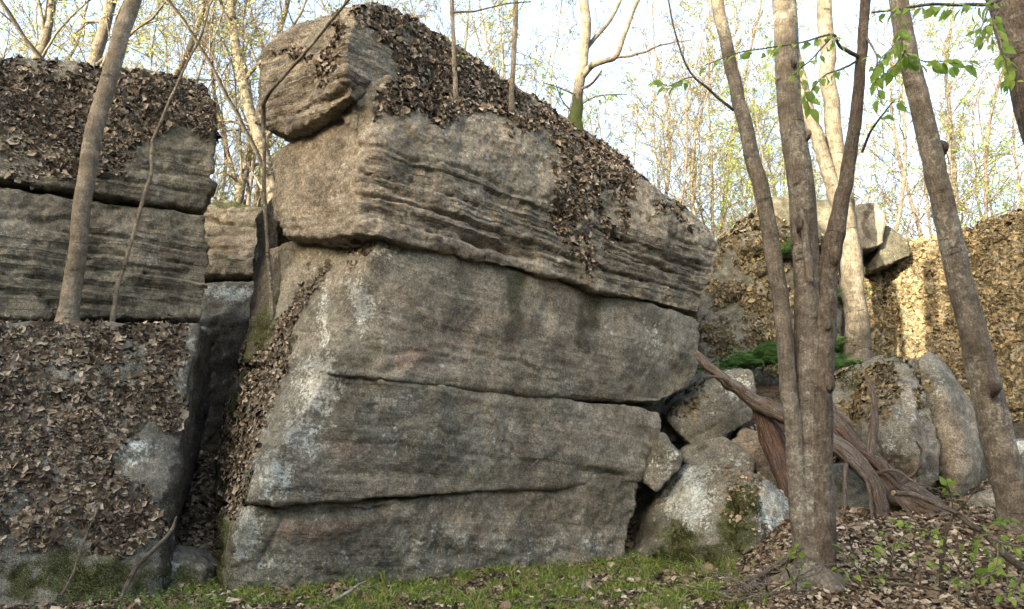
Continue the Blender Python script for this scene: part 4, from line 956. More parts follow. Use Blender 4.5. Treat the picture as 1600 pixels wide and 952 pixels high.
limb([(426, 500, 7.75, 8), (422, 440, 7.7, 7), (418, 380, 7.65, 6), (414, 300, 7.6, 6), (413, 240, 7.5, 6), (412, 180, 7.4, 7), (414, 158, 7.25, 7), (430, 135, 7.05, 5.5), (470, 90, 6.75, 5), (510, 42, 6.5, 5), (540, 5, 6.4, 5), (570, -35, 6.3, 4)], sides=8, step=0.04, lump=0.2, wobble=0.01, seed=15).build("stem", M_BARK, t7)
t8 = thing("crest_sapling", P(712, 152, 7.75), "thin straight sapling on the mossy shelf of the boulder, left one of the two", "sapling")
limb([(713, 160, 7.8, 11), (712, 140, 7.75, 8), (709, 90, 7.7, 7), (707, 30, 7.7, 6.5), (704, -60, 7.7, 6)], sides=9, step=0.05, lump=0.06, wobble=0.012, seed=16).build("trunk", M_BARKS, t8)
spray(t8, [(712, 110, 7.7, 3), (716, 90, 7.6, 2), (724, 78, 7.6, 1)], 4, 0.05, 121)
spray(t8, [(709, 20, 7.7, 4), (740, 18, 7.6, 3), (790, 5, 7.5, 2.5), (830, 3, 7.5, 2)], 3, 0.05, 122)
t9 = thing("crest_sapling", P(799, 166, 8.5), "slim pale sapling where the boulder's cap meets its shelf, right one of the two", "sapling")
limb([(799, 178, 8.6, 13), (799, 160, 8.5, 9), (803, 90, 8.45, 8), (806, 30, 8.4, 8), (808, -60, 8.4, 7)], sides=9, step=0.05, lump=0.06, wobble=0.012, seed=17).build("trunk", M_BARKS, t9)
t10 = thing("crest_tree", P(898, 195, 10.0), "moss footed tree with wide forking limbs on the sloping crest of the big boulder", "tree")
o = limb([(896, 210, 10.0, 38), (898, 192, 10.0, 25), (902, 165, 10.0, 18), (907, 125, 10, 16), (912, 90, 10, 15), (916, 40, 10, 15), (913, 0, 10, 15), (911, -90, 10, 15)], sides=12, step=0.06, lump=0.07, wobble=0.02, seed=18).build("trunk", M_BARKF, t10); moss_attr(o, 0.1, 0.9, 0.75)
limb([(908, 122, 10, 11), (925, 104, 9.9, 10), (945, 95, 9.8, 9), (962, 90, 9.8, 8), (972, 60, 9.7, 7.5), (985, 25, 9.7, 7), (1002, -10, 9.7, 6)], sides=9, step=0.06, lump=0.07, wobble=0.02, seed=19).build("limb", M_BARKF, t10)
limb([(912, 85, 10, 8), (930, 60, 10.1, 7), (950, 35, 10.1, 6), (972, -5, 10.2, 5)], sides=8, step=0.06, lump=0.07, wobble=0.02, seed=20).build("limb", M_BARKF, t10)
limb([(962, 90, 9.8, 5), (1000, 82, 9.7, 4), (1040, 68, 9.6, 3), (1080, 62, 9.6, 2)], sides=6, step=0.06, wobble=0.04, seed=21).build("limb", M_TWIG, t10)
limb([(905, 140, 10, 5), (925, 130, 9.8, 4), (940, 110, 9.7, 3)], sides=6, step=0.06, wobble=0.03, seed=22).build("limb", M_TWIG, t10)
for k, q in enumerate(([(903, 150, 10, 3), (880, 140, 9.8, 2), (850, 130, 9.7, 1.5)], [(905, 165, 10, 3), (935, 150, 9.8, 2), (980, 148, 9.7, 1.4)], [(899, 180, 10, 3), (880, 160, 9.9, 2), (868, 130, 9.8, 1.4)])):
    spray(t10, q, 9, 0.075, 130 + k, start=0.2)

# fallen wood
lg = thing("fallen_log", P(1400, 850, 8.2), "weathered red brown fallen log with splintered end, propped against the split boulder", "log")
limb([(1262, 610, 9.0, 20), (1295, 655, 8.8, 32), (1340, 705, 8.6, 40), (1385, 752, 8.4, 44), (1430, 785, 8.3, 44), (1470, 815, 8.2, 34), (1500, 842, 8.1, 14)], sides=34, step=0.03, ridge=0.38, lump=0.12, wobble=0.05, seed=23).build("trunk", M_WOOD, lg)
limb([(1352, 586, 8.75, 6), (1362, 612, 8.7, 9), (1367, 645, 8.6, 11), (1364, 685, 8.5, 15), (1357, 725, 8.45, 20)], sides=10, step=0.03, ridge=0.15, wobble=0.02, seed=24).build("branch", M_WOOD, lg)
for k, q in enumerate(([(1440, 790, 8.2, 14), (1475, 822, 8.05, 11), (1512, 850, 8.0, 3)], [(1420, 790, 8.15, 12), (1462, 828, 8.0, 9), (1490, 848, 7.95, 3)], [(1310, 670, 8.6, 10), (1370, 730, 8.3, 9), (1420, 772, 8.1, 2)])):
    limb(q, sides=7, step=0.03, ridge=0.3, wobble=0.02, seed=25 + k).build("splinter", M_RWOOD, lg)
for k, q in enumerate(([(1300, 720, 8.5, 5), (1330, 700, 8.4, 7), (1352, 735, 8.2, 8), (1365, 790, 8.0, 5), (1352, 840, 7.9, 3)], [(1402, 760, 8.3, 9), (1425, 742, 8.2, 7), (1438, 712, 8.15, 4), (1432, 690, 8.1, 2)], [(1452, 806, 8.1, 9), (1480, 800, 8.0, 7), (1512, 812, 7.95, 4), (1535, 808, 7.9, 2)], [(1330, 705, 8.4, 8), (1318, 742, 8.3, 7), (1322, 788, 8.1, 5), (1310, 820, 8.0, 2)], [(1395, 770, 8.25, 8), (1420, 806, 8.0, 7), (1440, 836, 7.85, 5), (1475, 858, 7.7, 2)], [(1370, 740, 8.3, 7), (1400, 738, 8.15, 5), (1436, 760, 8.0, 3), (1460, 758, 7.95, 1.5)])):
    limb(q, sides=8, step=0.03, ridge=0.25, lump=0.15, wobble=0.04, seed=80 + k).build("root", M_WOOD, lg)
l2 = thing("dead_limb", P(1394, 868, 7.9), "long grey dead limb slanting from beside the big boulder across the log", "log")
limb([(1086, 550, 9.3, 9), (1100, 566, 9.25, 13), (1126, 588, 9.2, 15), (1150, 607, 9.1, 17), (1172, 622, 9.05, 20), (1208, 643, 8.95, 26), (1250, 662, 8.8, 27), (1300, 692, 8.5, 29), (1340, 722, 8.3, 27), (1372, 762, 8.15, 22), (1384, 800, 8.05, 18), (1388, 830, 7.95, 15), (1396, 868, 7.9, 13)],
     sides=22, step=0.03, ridge=0.30, lump=0.14, wobble=0.05, seed=30).build("trunk", M_WOOD, l2)
limb([(1148, 606, 9.1, 9), (1128, 590, 9.0, 6), (1098, 590, 9.0, 3)], sides=7, step=0.03, wobble=0.02, seed=31).build("branch", M_BARKD, l2)
l3 = thing("rotten_log", P(1225, 770, 9.0), "splintered dark red rotten log leaning behind the left stem of the triple tree", "log")
limb([(1182, 630, 9.2, 16), (1195, 660, 9.15, 28), (1210, 700, 9.1, 34), (1228, 745, 9.0, 36), (1244, 790, 8.9, 30)], sides=26, step=0.03, ridge=0.45, lump=0.12, wobble=0.02, seed=32).build("trunk", M_RWOOD, l3)
l4 = thing("fallen_branch", P(1360, 845, 7.6), "crooked brown branch lying on the leaf litter under the log", "branch")
limb([(1298, 796, 8.3, 9), (1325, 815, 8.0, 11), (1350, 832, 7.8, 12), (1380, 858, 7.5, 12), (1402, 880, 7.3, 10), (1426, 900, 7.1, 6)], sides=9, step=0.03, lump=0.15, wobble=0.03, seed=33).build("stem", M_WOOD, l4)
limb([(1330, 818, 8.0, 5), (1365, 822, 7.95, 4), (1385, 815, 7.9, 2)], sides=6, step=0.03, wobble=0.02, seed=34).build("twig", M_TWIG, l4)
l5 = thing("fallen_branch", P(225, 900, 6.8), "dark thin branch propped against the foot of the left outcrop by the cleft", "branch")
limb([(276, 808, 6.9, 4), (262, 832, 6.8, 6), (227, 872, 6.65, 7), (203, 905, 6.5, 8), (186, 940, 6.4, 7)], sides=8, step=0.03, lump=0.1, wobble=0.02, seed=35).build("stem", M_BARKD, l5)
l6 = thing("dry_twig", P(140, 850, 6.4), "long thin dry twig leaning on the lichen of the left outcrop", "twig")
limb([(168, 742, 6.9, 2), (158, 772, 6.75, 3), (142, 819, 6.5, 3.4), (120, 880, 6.3, 3.4), (95, 930, 6.15, 4)], sides=6, step=0.03, wobble=0.03, seed=36).build("stem", M_TWIG, l6)
l7 = thing("fallen_branch", P(530, 935, 6.5), "pale forked stick lying in the moss at the foot of the big boulder", "branch")
limb([(480, 955, 6.2, 7), (520, 938, 6.35, 6), (547, 924, 6.5, 5), (571, 909, 6.6, 2.5)], sides=7, step=0.03, wobble=0.02, lump=0.1, seed=37).build("stem", M_BARKS, l7)
limb([(560, 915, 6.58, 2.5), (575, 918, 6.55, 2), (590, 915, 6.55, 1)], sides=5, step=0.03, wobble=0.01, seed=38).build("twig", M_TWIG, l7)
# bent cut branch and saplings, right foreground
l8 = thing("cut_branch", P(1600, 895, 5.6), "bent brown branch with pale cut end reaching in from the right edge", "branch")
limb([(1396, 771, 5.9, 8), (1420, 773, 5.88, 8), (1445, 780, 5.85, 8), (1475, 794, 5.8, 8), (1505, 813, 5.75, 9), (1535, 832, 5.7, 10), (1565, 862, 5.65, 11), (1605, 892, 5.6, 12), (1680, 940, 5.5, 13), (1730, 985, 5.4, 14)], sides=9, step=0.03, lump=0.1, wobble=0.02, seed=39).build("stem", M_BARKD, l8)
mb = MB(); e = P(1395.3, 770.7, 5.9); tube(mb, [e + [-.004, 0, 0], e + [.012, 0, -.001]], [0.021, 0.021], sides=9, step=0.02, lump=0.1, tone=0.9); mb.build("cut_end", M_STRAW, l8)
for k, q in enumerate(([(1545, 840, 5.7, 3), (1570, 850, 5.5, 2.4), (1600, 855, 5.4, 2)], [(1560, 858, 5.6, 3), (1555, 885, 5.5, 2), (1535, 905, 5.4, 1.4)], [(1600, 890, 5.6, 3), (1590, 915, 5.4, 2), (1570, 930, 5.3, 1.6)], [(1530, 830, 5.7, 3), (1550, 815, 5.6, 2), (1580, 810, 5.5, 1.5)])):
    spray(l8, q, 9, 0.085, 140 + k, start=0.1, droop=0.4)
s1 = thing("sapling", P(1471, 918, 6.2), "small dark stemmed sapling with fresh leaves in front of the fallen log", "sapling")
limb([(1471, 922, 6.2, 8), (1472, 885, 6.18, 7), (1474, 845, 6.15, 7), (1480, 825, 6.12, 5), (1492, 805, 6.1, 4), (1508, 785, 6.0, 3), (1526, 764, 5.95, 2)], sides=8, step=0.03, lump=0.12, wobble=0.012, seed=41).build("stem", M_BARKD, s1)
spray(s1, [(1474, 845, 6.15, 3), (1450, 838, 6.0, 2.4), (1425, 820, 5.9, 2), (1400, 812, 5.8, 1.4)], 10, 0.075, 151, start=0.3, droop=0.3)
spray(s1, [(1490, 808, 6.1, 3), (1486, 780, 6.0, 2), (1480, 755, 5.95, 1.4)], 7, 0.08, 152, start=0.4, droop=0.2)
s2 = thing("sapling", P(1437, 915, 6.1), "knee high leafy seedling left of the dark stemmed sapling", "sapling")
limb([(1438, 915, 6.1, 4), (1434, 880, 6.1, 3), (1428, 845, 6.05, 2.4), (1432, 815, 6.0, 1.6)], sides=6, step=0.03, wobble=0.012, seed=42).build("stem", M_TWIG, s2)
spray(s2, [(1432, 860, 6.05, 2), (1415, 845, 5.95, 1.6), (1398, 850, 5.9, 1.2)], 7, 0.07, 153, start=0.3, droop=0.3)
spray(s2, [(1431, 838, 6.05, 2), (1450, 830, 5.95, 1.5), (1466, 838, 5.9, 1)], 6, 0.07, 154, start=0.3, droop=0.3)
s3 = thing("sapling", P(1530, 940, 5.8), "leafy low seedling beneath the bent cut branch", "sapling")
limb([(1530, 945, 5.8, 4), (1528, 915, 5.78, 3), (1520, 880, 5.75, 2)], sides=6, step=0.03, wobble=0.012, seed=43).build("stem", M_TWIG, s3)
for k, q in enumerate(([(1528, 915, 5.78, 2), (1505, 905, 5.7, 1.5), (1490, 908, 5.65, 1)], [(1526, 905, 5.78, 2), (1550, 895, 5.7, 1.5), (1570, 900, 5.6, 1)], [(1522, 885, 5.75, 2), (1512, 862, 5.7, 1.4), (1522, 840, 5.7, 1)])):
    spray(s3, q, 7, 0.075, 160 + k, start=0.2, droop=0.3)

for k, (px, py, d, lab) in enumerate(((1500, 930, 5.9, "leafy seedling standing on the flat pale ground rock"), (1395, 905, 6.4, "leafy seedling beside the thin stick below the fallen log"), (1575, 905, 6.2, "bushy leafy seedling at the foot of the leaning tree"), (1345, 935, 6.1, "small leafy seedling just right of the triple tree"))):
    sx = thing("sapling", P(px, py, d), lab, "sapling")
    limb([(px, py + 8, d, 4), (px - 3, py - 25, d, 3), (px + 3, py - 60, d - .05, 2)], sides=6, step=0.03, wobble=0.012, seed=150 + k).build("stem", M_TWIG, sx)
    for j, (dx, dy) in enumerate(((-34, -48), (36, -40), (-22, -74), (26, -82))):
        spray(sx, [(px, py - 18 - 9 * j, d, 2), (px + dx * .5, py + dy * .75, d - .08, 1.5), (px + dx, py + dy, d - .12, 1)], 5, 0.085, 170 + 5 * k + j, start=0.2, droop=0.3)

# ferns on the rise
def frond_mesh(seed):
    rng = np.random.default_rng(seed); mb = MB(); n = 13
    s = np.linspace(0, 1, n); mid = np.column_stack([s * 0.85, s * 0, 0.80 * s - 0.85 * s ** 2])
    tube(mb, mid[::2], np.linspace(0.008, 0.002, 7), sides=4, step=0.2, cap=False, tone=0.3)
    for k in range(1, n):
        L = 0.26 * math.sin(math.pi * min(1, 0.18 + 0.85 * s[k]) ** 0.9) * (1 - 0.3 * s[k]) + 0.02
        for sd in (1, -1):
            a = mid[k]; tip = a + [0.35 * L, sd * L, -0.25 * L + 0.02 * rng.normal()]; w = 0.032
            m1 = a + (tip - a) * 0.45
            mb.tris([a - [w * .5, 0, 0], a + [w * .5, 0, 0], m1 + [w, 0, .01], m1 - [w, 0, .01], tip], [(0, 1, 2), (0, 2, 3), (3, 2, 4)], None, rng.uniform(0.2, 0.9))
    return mb.mesh("frond", M_FERN)
FR = [frond_mesh(k) for k in range(3)]
def fern(px, py, d, size, n, seed, label):
    rng = np.random.default_rng(seed); p = P(px, py, d); p[2] = max(p[2], gz(p[0], p[1]) + 0.06) if d < 12 else p[2]; size *= 1.7; n = int(n * 1.5)
    f = thing("fern", p, label, "fern", "ferns on the rise behind the rock pile")
    for k in range(n):
        az = k * 2.4 + rng.uniform(-.3, .3); s = size * rng.uniform(0.7, 1.15)
        o = bpy.data.objects.new("frond", FR[k % 3]); COL.objects.link(o); o.parent = f
        o.matrix_local = Matrix.Rotation(az, 4, 'Z') @ Matrix.Rotation(rng.uniform(-0.5, 0.15), 4, 'Y') @ Matrix.Scale(s, 4)
fern(1128, 592, 11.0, 0.36, 11, 1, "low fern beside the far end of the big boulder, leftmost of the ferns")
fern(1160, 580, 11.1, 0.36, 12, 2, "fern above the tilted grey block, left of the trunks")
fern(1190, 572, 11.2, 0.42, 12, 3, "bushy fern just left of the left stem of the triple tree")
fern(1222, 566, 11.3, 0.42, 12, 4, "fern half hidden by the left stem of the triple tree")
fern(1245, 575, 11.2, 0.36, 10, 5, "fern peeping between the stems of the triple tree")
fern(1308, 552, 11.5, 0.46, 12, 6, "bright fern between the triple tree and the pale forked tree")
fern(1300, 578, 11.0, 0.36, 10, 7, "low fern below the bright one at the foot of the pale forked tree")
fern(1322, 470, 12.2, 0.34, 8, 8, "small fern growing on the lichened rock left of the pale forked tree")
fern(1226, 396, 12.15, 0.26, 8, 9, "tiny fern under the overhanging lip of the speckled boulder")

# ------------------------------------------------------------ woodland beyond: six kinds, copied
def tree_proto(seed, Ht, r0, nl=14, leaf=3, lsize=0.05, leafmat=None, bark=None, low=0.22, bushy=1.0):
    rng = np.random.default_rng(seed)
    tm, bmh, fm = MB(), MB(), MB()
    s = np.linspace(0, 1, 9); bend = rng.normal(size=2) * 0.03 * Ht
    tp = np.column_stack([bend[0] * s ** 2 + 0.028 * Ht * fbm(np.column_stack([s * 3, s * 0, s * 0 + seed]), 1, 2), bend[1] * s ** 2 + 0.028 * Ht * fbm(np.column_stack([s * 3, s * 0 + 5, s * 0 + seed]), 1, 2), s * Ht]); tp[0, :2] = 0
    tube(tm, tp, r0 * (1.0 - 0.85 * s) * (1 + 0.5 * np.exp(-s * 40)), sides=9, step=0.3, lump=0.06, wobble=0.02, seed=seed)
    path = catmull(tp, 80)
    lp, ld = [], []
    for k in range(nl):
        h = low + (0.97 - low) * ((k + rng.uniform(0, .8)) / nl) ; p = path[int(h * 79)]
        az = k * 2.4 + rng.uniform(-.6, .6); el = math.radians(rng.uniform(25, 65)); L = Ht * rng.uniform(0.16, 0.30) * (1.15 - 0.75 * h) * bushy
        d = np.array([math.cos(az) * math.cos(el), math.sin(az) * math.cos(el), math.sin(el)])
        q = [p, p + d * L * .5 + rng.normal(size=3) * L * .05, p + d * L + np.array([0, 0, .12 * L]) + rng.normal(size=3) * L * .06]
        rl = r0 * (1 - 0.85 * h) * rng.uniform(0.28, 0.5)
        tube(bmh, q, [rl, rl * .6, rl * .2], sides=5, step=0.35, wobble=0.05, seed=k, cap=False)
        lpath = catmull(q, 30)
        for j in range(6):
            u = 0.25 + 0.75 * (j + rng.uniform(0, .9)) / 6; a = lpath[int(min(u, 1) * 29)]
            d2 = d + rng.normal(size=3) * 0.6; d2[2] += 0.1; d2 /= np.linalg.norm(d2); L2 = L * rng.uniform(0.25, 0.45)
            e = a + d2 * L2 + rng.normal(size=3) * 0.05 * L2; r2 = max(rl * 0.28, 0.006)
            tube(bmh, [a, (a + e) / 2 + rng.normal(size=3) * 0.05 * L2, e], [r2, r2 * .7, 0.004], sides=4, step=0.3, cap=False)
            for i in range(5):
                b = a + (e - a) * rng.uniform(0.2, 1.0); d3 = d2 + rng.normal(size=3) * 0.7; d3 /= np.linalg.norm(d3); L3 = L2 * rng.uniform(0.25, 0.55)
                c = b + d3 * L3
                tube(bmh, [b, c], [0.006, 0.003], sides=3, step=5, cap=False)
                for _ in range(leaf):
                    lp.append(b + (c - b) * rng.uniform(0.2, 1.1) + rng.normal(size=3) * 0.04); ld.append(d3)
    if lp:
        lp = np.array(lp); n = len(lp); sz = lsize * rng.uniform(0.5, 1.3, n)
        a = rng.normal(size=(n, 3)); a[:, 2] -= 0.5; a /= np.linalg.norm(a, axis=1)[:, None]; b = np.cross(a, rng.normal(size=(n, 3))); b /= np.linalg.norm(b, axis=1)[:, None]
        nn = np.cross(a, b)
        v = np.stack([lp, lp + a * (sz * .5)[:, None] + b * (sz * .3)[:, None] + nn * (sz * .08)[:, None], lp + a * sz[:, None], lp + a * (sz * .5)[:, None] - b * (sz * .3)[:, None] + nn * (sz * .08)[:, None]], 1).reshape(-1, 3)
        i = np.arange(n)[:, None] * 4
        fm.tris(v, np.concatenate([i + [0, 1, 2], i + [0, 2, 3]], 1).reshape(-1, 3), None, np.repeat(rng.uniform(0, 1, n), 2))
    out = [("trunk", tm.mesh("trunk", bark or M_BARKF)), ("branches", bmh.mesh("branches", bark or M_BARKF))]
    if lp is not None and len(lp): out.append(("foliage", fm.mesh("foliage", leafmat or M_YLEAF, smooth=False)))
    return out, Ht, r0

PROT = {"tall": [tree_proto(201, 16, 0.15, 18, 6, 0.065, low=0.2), tree_proto(202, 15, 0.15, 20, 7, 0.065, low=0.15, bushy=1.1)],
        "yellow": [tree_proto(203, 11, 0.075, 22, 8, 0.055, low=0.12, bushy=1.2), tree_proto(204, 12, 0.08, 22, 7, 0.06, low=0.15, bushy=1.1)],
        "bare": [tree_proto(205, 11, 0.07, 26, 2, 0.05, low=0.12, bushy=1.1, bark=M_TWIG), tree_proto(206, 10, 0.05, 26, 2, 0.05, low=0.1, bushy=1.2, bark=M_TWIG)],
        "green": [tree_proto(207, 8, 0.045, 20, 8, 0.06, leafmat=M_LEAF, low=0.08, bushy=1.2, bark=M_TWIG)]}
WORD = {"tall": "tall thick woodland tree", "yellow": "slim yellow leaved tree", "bare": "thin nearly bare tree", "green": "young green tree"}
ORD = "first second third fourth fifth sixth seventh eighth ninth tenth eleventh twelfth".split()

def place_tree(kind, var, bpx, bpy_, d, tpx, tpy, wpx, where, seed):
    parts, Ht, r0 = PROT[kind][var % len(PROT[kind])]
    a, b = P(bpx, bpy_, d), P(tpx, tpy, d + 0.2)
    ax = (b - a) / np.linalg.norm(b - a)
    while a[2] > gz(a[0], a[1]) - 0.1 and a[2] > -2: a = a - ax * 0.1
    f = d * 1.05; s = wpx / 2 * f / FPX / (r0 * 0.86)
    hs = np.clip(s, 0.75, 1.25)
    root = thing("woodland_tree", a, WORD[kind] + " " + where, "tree", "woodland trees behind the boulders")
    q = Vector((0, 0, 1)).rotation_difference(Vector(tuple(ax)))
    M = q.to_matrix().to_4x4() @ Matrix.Rotation(seed * 2.1, 4, 'Z')
    for nm, me in parts:
        o = bpy.data.objects.new(nm, me); COL.objects.link(o); o.parent = root
        if nm == "trunk": o.matrix_local = M @ Matrix.Diagonal((s, s, hs, 1))
        else: o.matrix_local = M @ Matrix.Diagonal((hs, hs, hs, 1))

KEY = [("tall", 0, 22, 95, 12.5, 45, 0, 24, "at the far left above the outcrop"), ("tall", 1, 136, 98, 12, 160, 0, 28, "just left of the slender ledge tree"), ("yellow", 0, 101, 92, 19, 120, 0, 12, "thin between the two thick left trunks"),
       ("yellow", 1, 250, 118, 15, 298, 20, 15, "leaning right over the right half of the left outcrop"), ("tall", 0, 398, 322, 13.5, 378, 60, 21, "in full sun in the gap between the two big boulders"), ("bare", 0, 380, 320, 15, 372, 150, 8, "beside the sunlit trunk in the gap"),
       ("yellow", 0, 408, 320, 18, 412, 200, 13, "close behind the sunlit trunk in the gap"), ("yellow", 1, 440, 60, 16, 455, 0, 14, "rising behind the left end of the cap block"), ("bare", 1, 330, 130, 14, 352, 20, 7, "dark and crooked at the right corner of the left outcrop"),
       ("bare", 0, 600, 20, 13, 585, -60, 10, "at the very peak of the cap block"), ("bare", 1, 760, 120, 17, 800, 40, 5, "between the two crest saplings"), ("bare", 0, 1050, 300, 16, 1060, 150, 7, "over the low end of the big boulder, left"), ("bare", 1, 1028, 290, 19, 1020, 150, 8, "far beyond the low end of the big boulder"),
       ("yellow", 0, 1085, 330, 17, 1090, 150, 8, "golden above the end of the big boulder"), ("yellow", 1, 1128, 335, 18, 1150, 190, 9, "leaning behind the left stem of the triple tree"), ("yellow", 0, 1180, 320, 22, 1165, 100, 9, "glowing between the left and middle stems"),
       ("bare", 0, 1398, 385, 14, 1412, 220, 8, "dark and crooked right of the upright stone"), ("bare", 1, 1432, 390, 15, 1415, 250, 7, "behind the leaning tree, left side"), ("tall", 0, 1480, 290, 19, 1462, 100, 11, "behind the leaning tree, right side"), ("bare", 0, 1476, 310, 17, 1490, 150, 7, "twisting close by the leaning tree"),
       ("bare", 1, 1538, 345, 15, 1560, 190, 7, "standing on top of the lichen wall, left"), ("green", 0, 1578, 325, 15, 1572, 200, 6, "standing on top of the lichen wall, right"), ("green", 0, 880, 180, 12.5, 870, 60, 4, "low behind the crest tree"), ("green", 0, 1210, 330, 15, 1200, 200, 5, "behind the overhung boulder"), ("bare", 0, 1365, 320, 20, 1372, 200, 5, "far behind the upright pale stone")]
for i, k in enumerate(KEY): place_tree(*k, seed=i)
FILL = {"over the left outcrop": (-150, 330, 14, "tall yellow yellow bare yellow yellow bare"), "left of the cap block": (330, 450, 8, "yellow yellow bare green"), "over the cap block": (560, 880, 9, "bare bare bare yellow"),
        "over the boulder's low end": (930, 1120, 8, "bare bare yellow bare"), "among the triple stems": (1120, 1360, 9, "yellow yellow green bare"), "over the lichen wall": (1360, 1750, 9, "bare bare green yellow bare")}
rr = np.random.default_rng(77)
for where, (x0, x1, n, kinds) in FILL.items():
    ks = kinds.split(); seen = {}
    for i in range(n):
        d = rr.uniform(*{'over the cap block': (11.5, 17), "over the boulder's low end": (14, 24)}.get(where, (15, 32))); px = x0 + (x1 - x0) * (i + rr.uniform(0, 1)) / n
        kd = ks[i % len(ks)]; c = seen[kd] = seen.get(kd, -1) + 1
        place_tree(kd, i // 2, px, 420, d, px + rr.normal() * 25, 150, rr.uniform(3.0, 6.5) * 17 / d + 1.5, "far " + where + ", " + ORD[c] + " from left", 30 + i)

# unseen evergreens added on the hillside behind the photographer; they keep the low sun off the clearing
def hemlock_meshes(seed):
    rng = np.random.default_rng(seed); mb = MB(); n = 4200; h = rng.uniform(0.06, 1, n) ** 0.8; az = rng.uniform(0, 6.283, n)
    r = 0.21 * (1.03 - h) * np.sqrt(rng.uniform(0.02, 1, n))
    p = np.column_stack([np.cos(az) * r, np.sin(az) * r, h - r * .25]); out = np.column_stack([np.cos(az), np.sin(az), np.full(n, -0.35)])
    t = out + rng.normal(size=(n, 3)) * 0.4; b = rng.normal(size=(n, 3)); s = rng.uniform(0.022, 0.045, n)[:, None]
    v = np.stack([p, p + t * s + b * s * .5, p + t * s * 1.8], 1).reshape(-1, 3)
    mb.tris(v, np.arange(3 * n).reshape(-1, 3), None, rng.uniform(0, 1, n))
    tm = MB(); tube(tm, [[0, 0, 0], [0, 0, 1]], [0.018, 0.003], sides=7, step=0.2)
    return [("trunk", tm.mesh("trunk", M_BARKD)), ("crown", mb.mesh("crown", M_EVER, smooth=False))]
HM = [hemlock_meshes(1), hemlock_meshes(2)]
SH = SUN_DIR[:2] / np.linalg.norm(SUN_DIR[:2]); PE = np.array([-SH[1], SH[0]])
def hemlock(u, along, vtop, k):
    x, y = PE * u + SH * along; z = gz(x, y); top = vtop + math.tan(SUN_EL) * along; h = top - z
    if h < 2: return
    root = thing("shade_evergreen", (x, y, z - 0.1), "unseen evergreen behind the viewpoint, its height set to shade the clearing", "tree", "unseen evergreens added to shade the clearing")
    for nm, me in HM[k % 2]:
        o = bpy.data.objects.new(nm, me); COL.objects.link(o); o.parent = root
        w = min(h, 10) ; o.matrix_local = Matrix.Rotation(k * 1.3, 4, 'Z') @ Matrix.Diagonal((w, w, h + .1, 1))
k = 0
rr = np.random.default_rng(5)
for u, along, v in OCC(rr): hemlock(u, along, v, k); k += 1
for az, rad, h in [(95, 17, 13), (108, 15, 15), (120, 16, 14), (132, 14, 15), (144, 16, 16), (156, 15, 14), (168, 17, 15), (180, 18, 12), (100, 22, 17), (126, 21, 18), (150, 22, 18), (172, 24, 15), (252, 15, 13), (264, 16, 15), (276, 17, 14), (288, 16, 14)]:      # unseen ring of evergreens added round the clearing to cut low sky light
    h *= 0.62; a = math.radians(az); x, y = rad * math.sin(a), rad * math.cos(a) - 1; z = gz(x, y)
    root = thing("shade_evergreen", (x, y, z - 0.1), "unseen evergreen behind the viewpoint, its height set to shade the clearing", "tree", "unseen evergreens added to shade the clearing")
    for nm, me in HM[k % 2]:
        o = bpy.data.objects.new(nm, me); COL.objects.link(o); o.parent = root
        o.matrix_local = Matrix.Rotation(k * 1.3, 4, 'Z') @ Matrix.Diagonal((h * .85, h * .85, h, 1))
    k += 1

# ------------------------------------------------------------ ground cover
def scatter_xy(n, x0, x1, y0, y1, rng): return rng.uniform(x0, x1, n), rng.uniform(y0, y1, n)
def ground_pts(x, y):
    z = ground_z(x, y); e = 0.03
    nx = -(ground_z(x + e, y) - z) / e; ny = -(ground_z(x, y + e) - z) / e
    n = np.column_stack([nx, ny, np.ones_like(x)]); n /= np.linalg.norm(n, axis=1)[:, None]
    return np.column_stack([x, y, z]), n

def litter(name, label, n, box, size, seed, mat, dens=None, tilt=0.55, curl=0.5, lift=0.02):
    rng = np.random.default_rng(seed); x, y = scatter_xy(n, *box, rng)
    if dens is not None:
        k = rng.uniform(size=n) < dens(x, y); x, y = x[k], y[k]
    p, nn = ground_pts(x, y); n = len(x)
    p = p + nn * rng.uniform(0.0, lift, n)[:, None]
    mb = MB(); flake_geo(mb, p, nn, size * rng.lognormal(0, 0.35, n), np.clip(rng.normal(0.5, 0.27, n), 0, 1), rng, 6, tilt, curl)
    o = mb.build(name, mat, None, smooth=False); tag(o, label, "leaf litter", kind='stuff')

def strip(x, y):       # the mossy strip along the foot of the big boulder
    p = np.column_stack([x, y, x * 0])
    px, py = proj(np.column_stack([x, y, ground_z(x, y)]))
    s = sstep(200, 300, px) * (1 - sstep(1150, 1215, px)) * (1 - sstep(945, 985, py - 12 * fbm(p, 2.0, 3, 0.5, 3)))
    return s * sstep(-0.35, 0.15, fbm(p, 3.0, 3, 0.5, 8))
litter("leaf_litter", "brown and tan dead leaves littering the forest floor", 30000, (-4.2, 6.2, 4.9, 10.5), 0.021, 71, M_LITTER, lambda x, y: 1 - 0.8 * strip(x, y))
litter("bank_litter", "pale tan dead leaves thick on the bank right of the triple tree", 11000, (1.7, 5.6, 5.0, 8.6), 0.022, 75, M_LITTER, lift=0.03)
litter("cleft_litter", "dead leaves piled on the steep floor of the dark cleft", 6500, (-5.0, -2.3, 7.2, 10.8), 0.03, 73, M_LITTER)
litter("drifted_leaves", "stray dead leaves lying on top of the green moss", 5200, (-2.9, 2.6, 5.0, 9.3), 0.026, 74, M_LITTER, lambda x, y: strip(x, y) * sstep(-0.1, 0.35, fbm(np.column_stack([x, y, x * 0]), 4.0, 3, 0.6, 31)), lift=0.05)
litter("twig_litter", "fine broken twigs and bark crumbs strewn over the leaf litter", 9000, (-4.2, 6.0, 4.9, 9.5), 0.012, 72, M_LITTER)

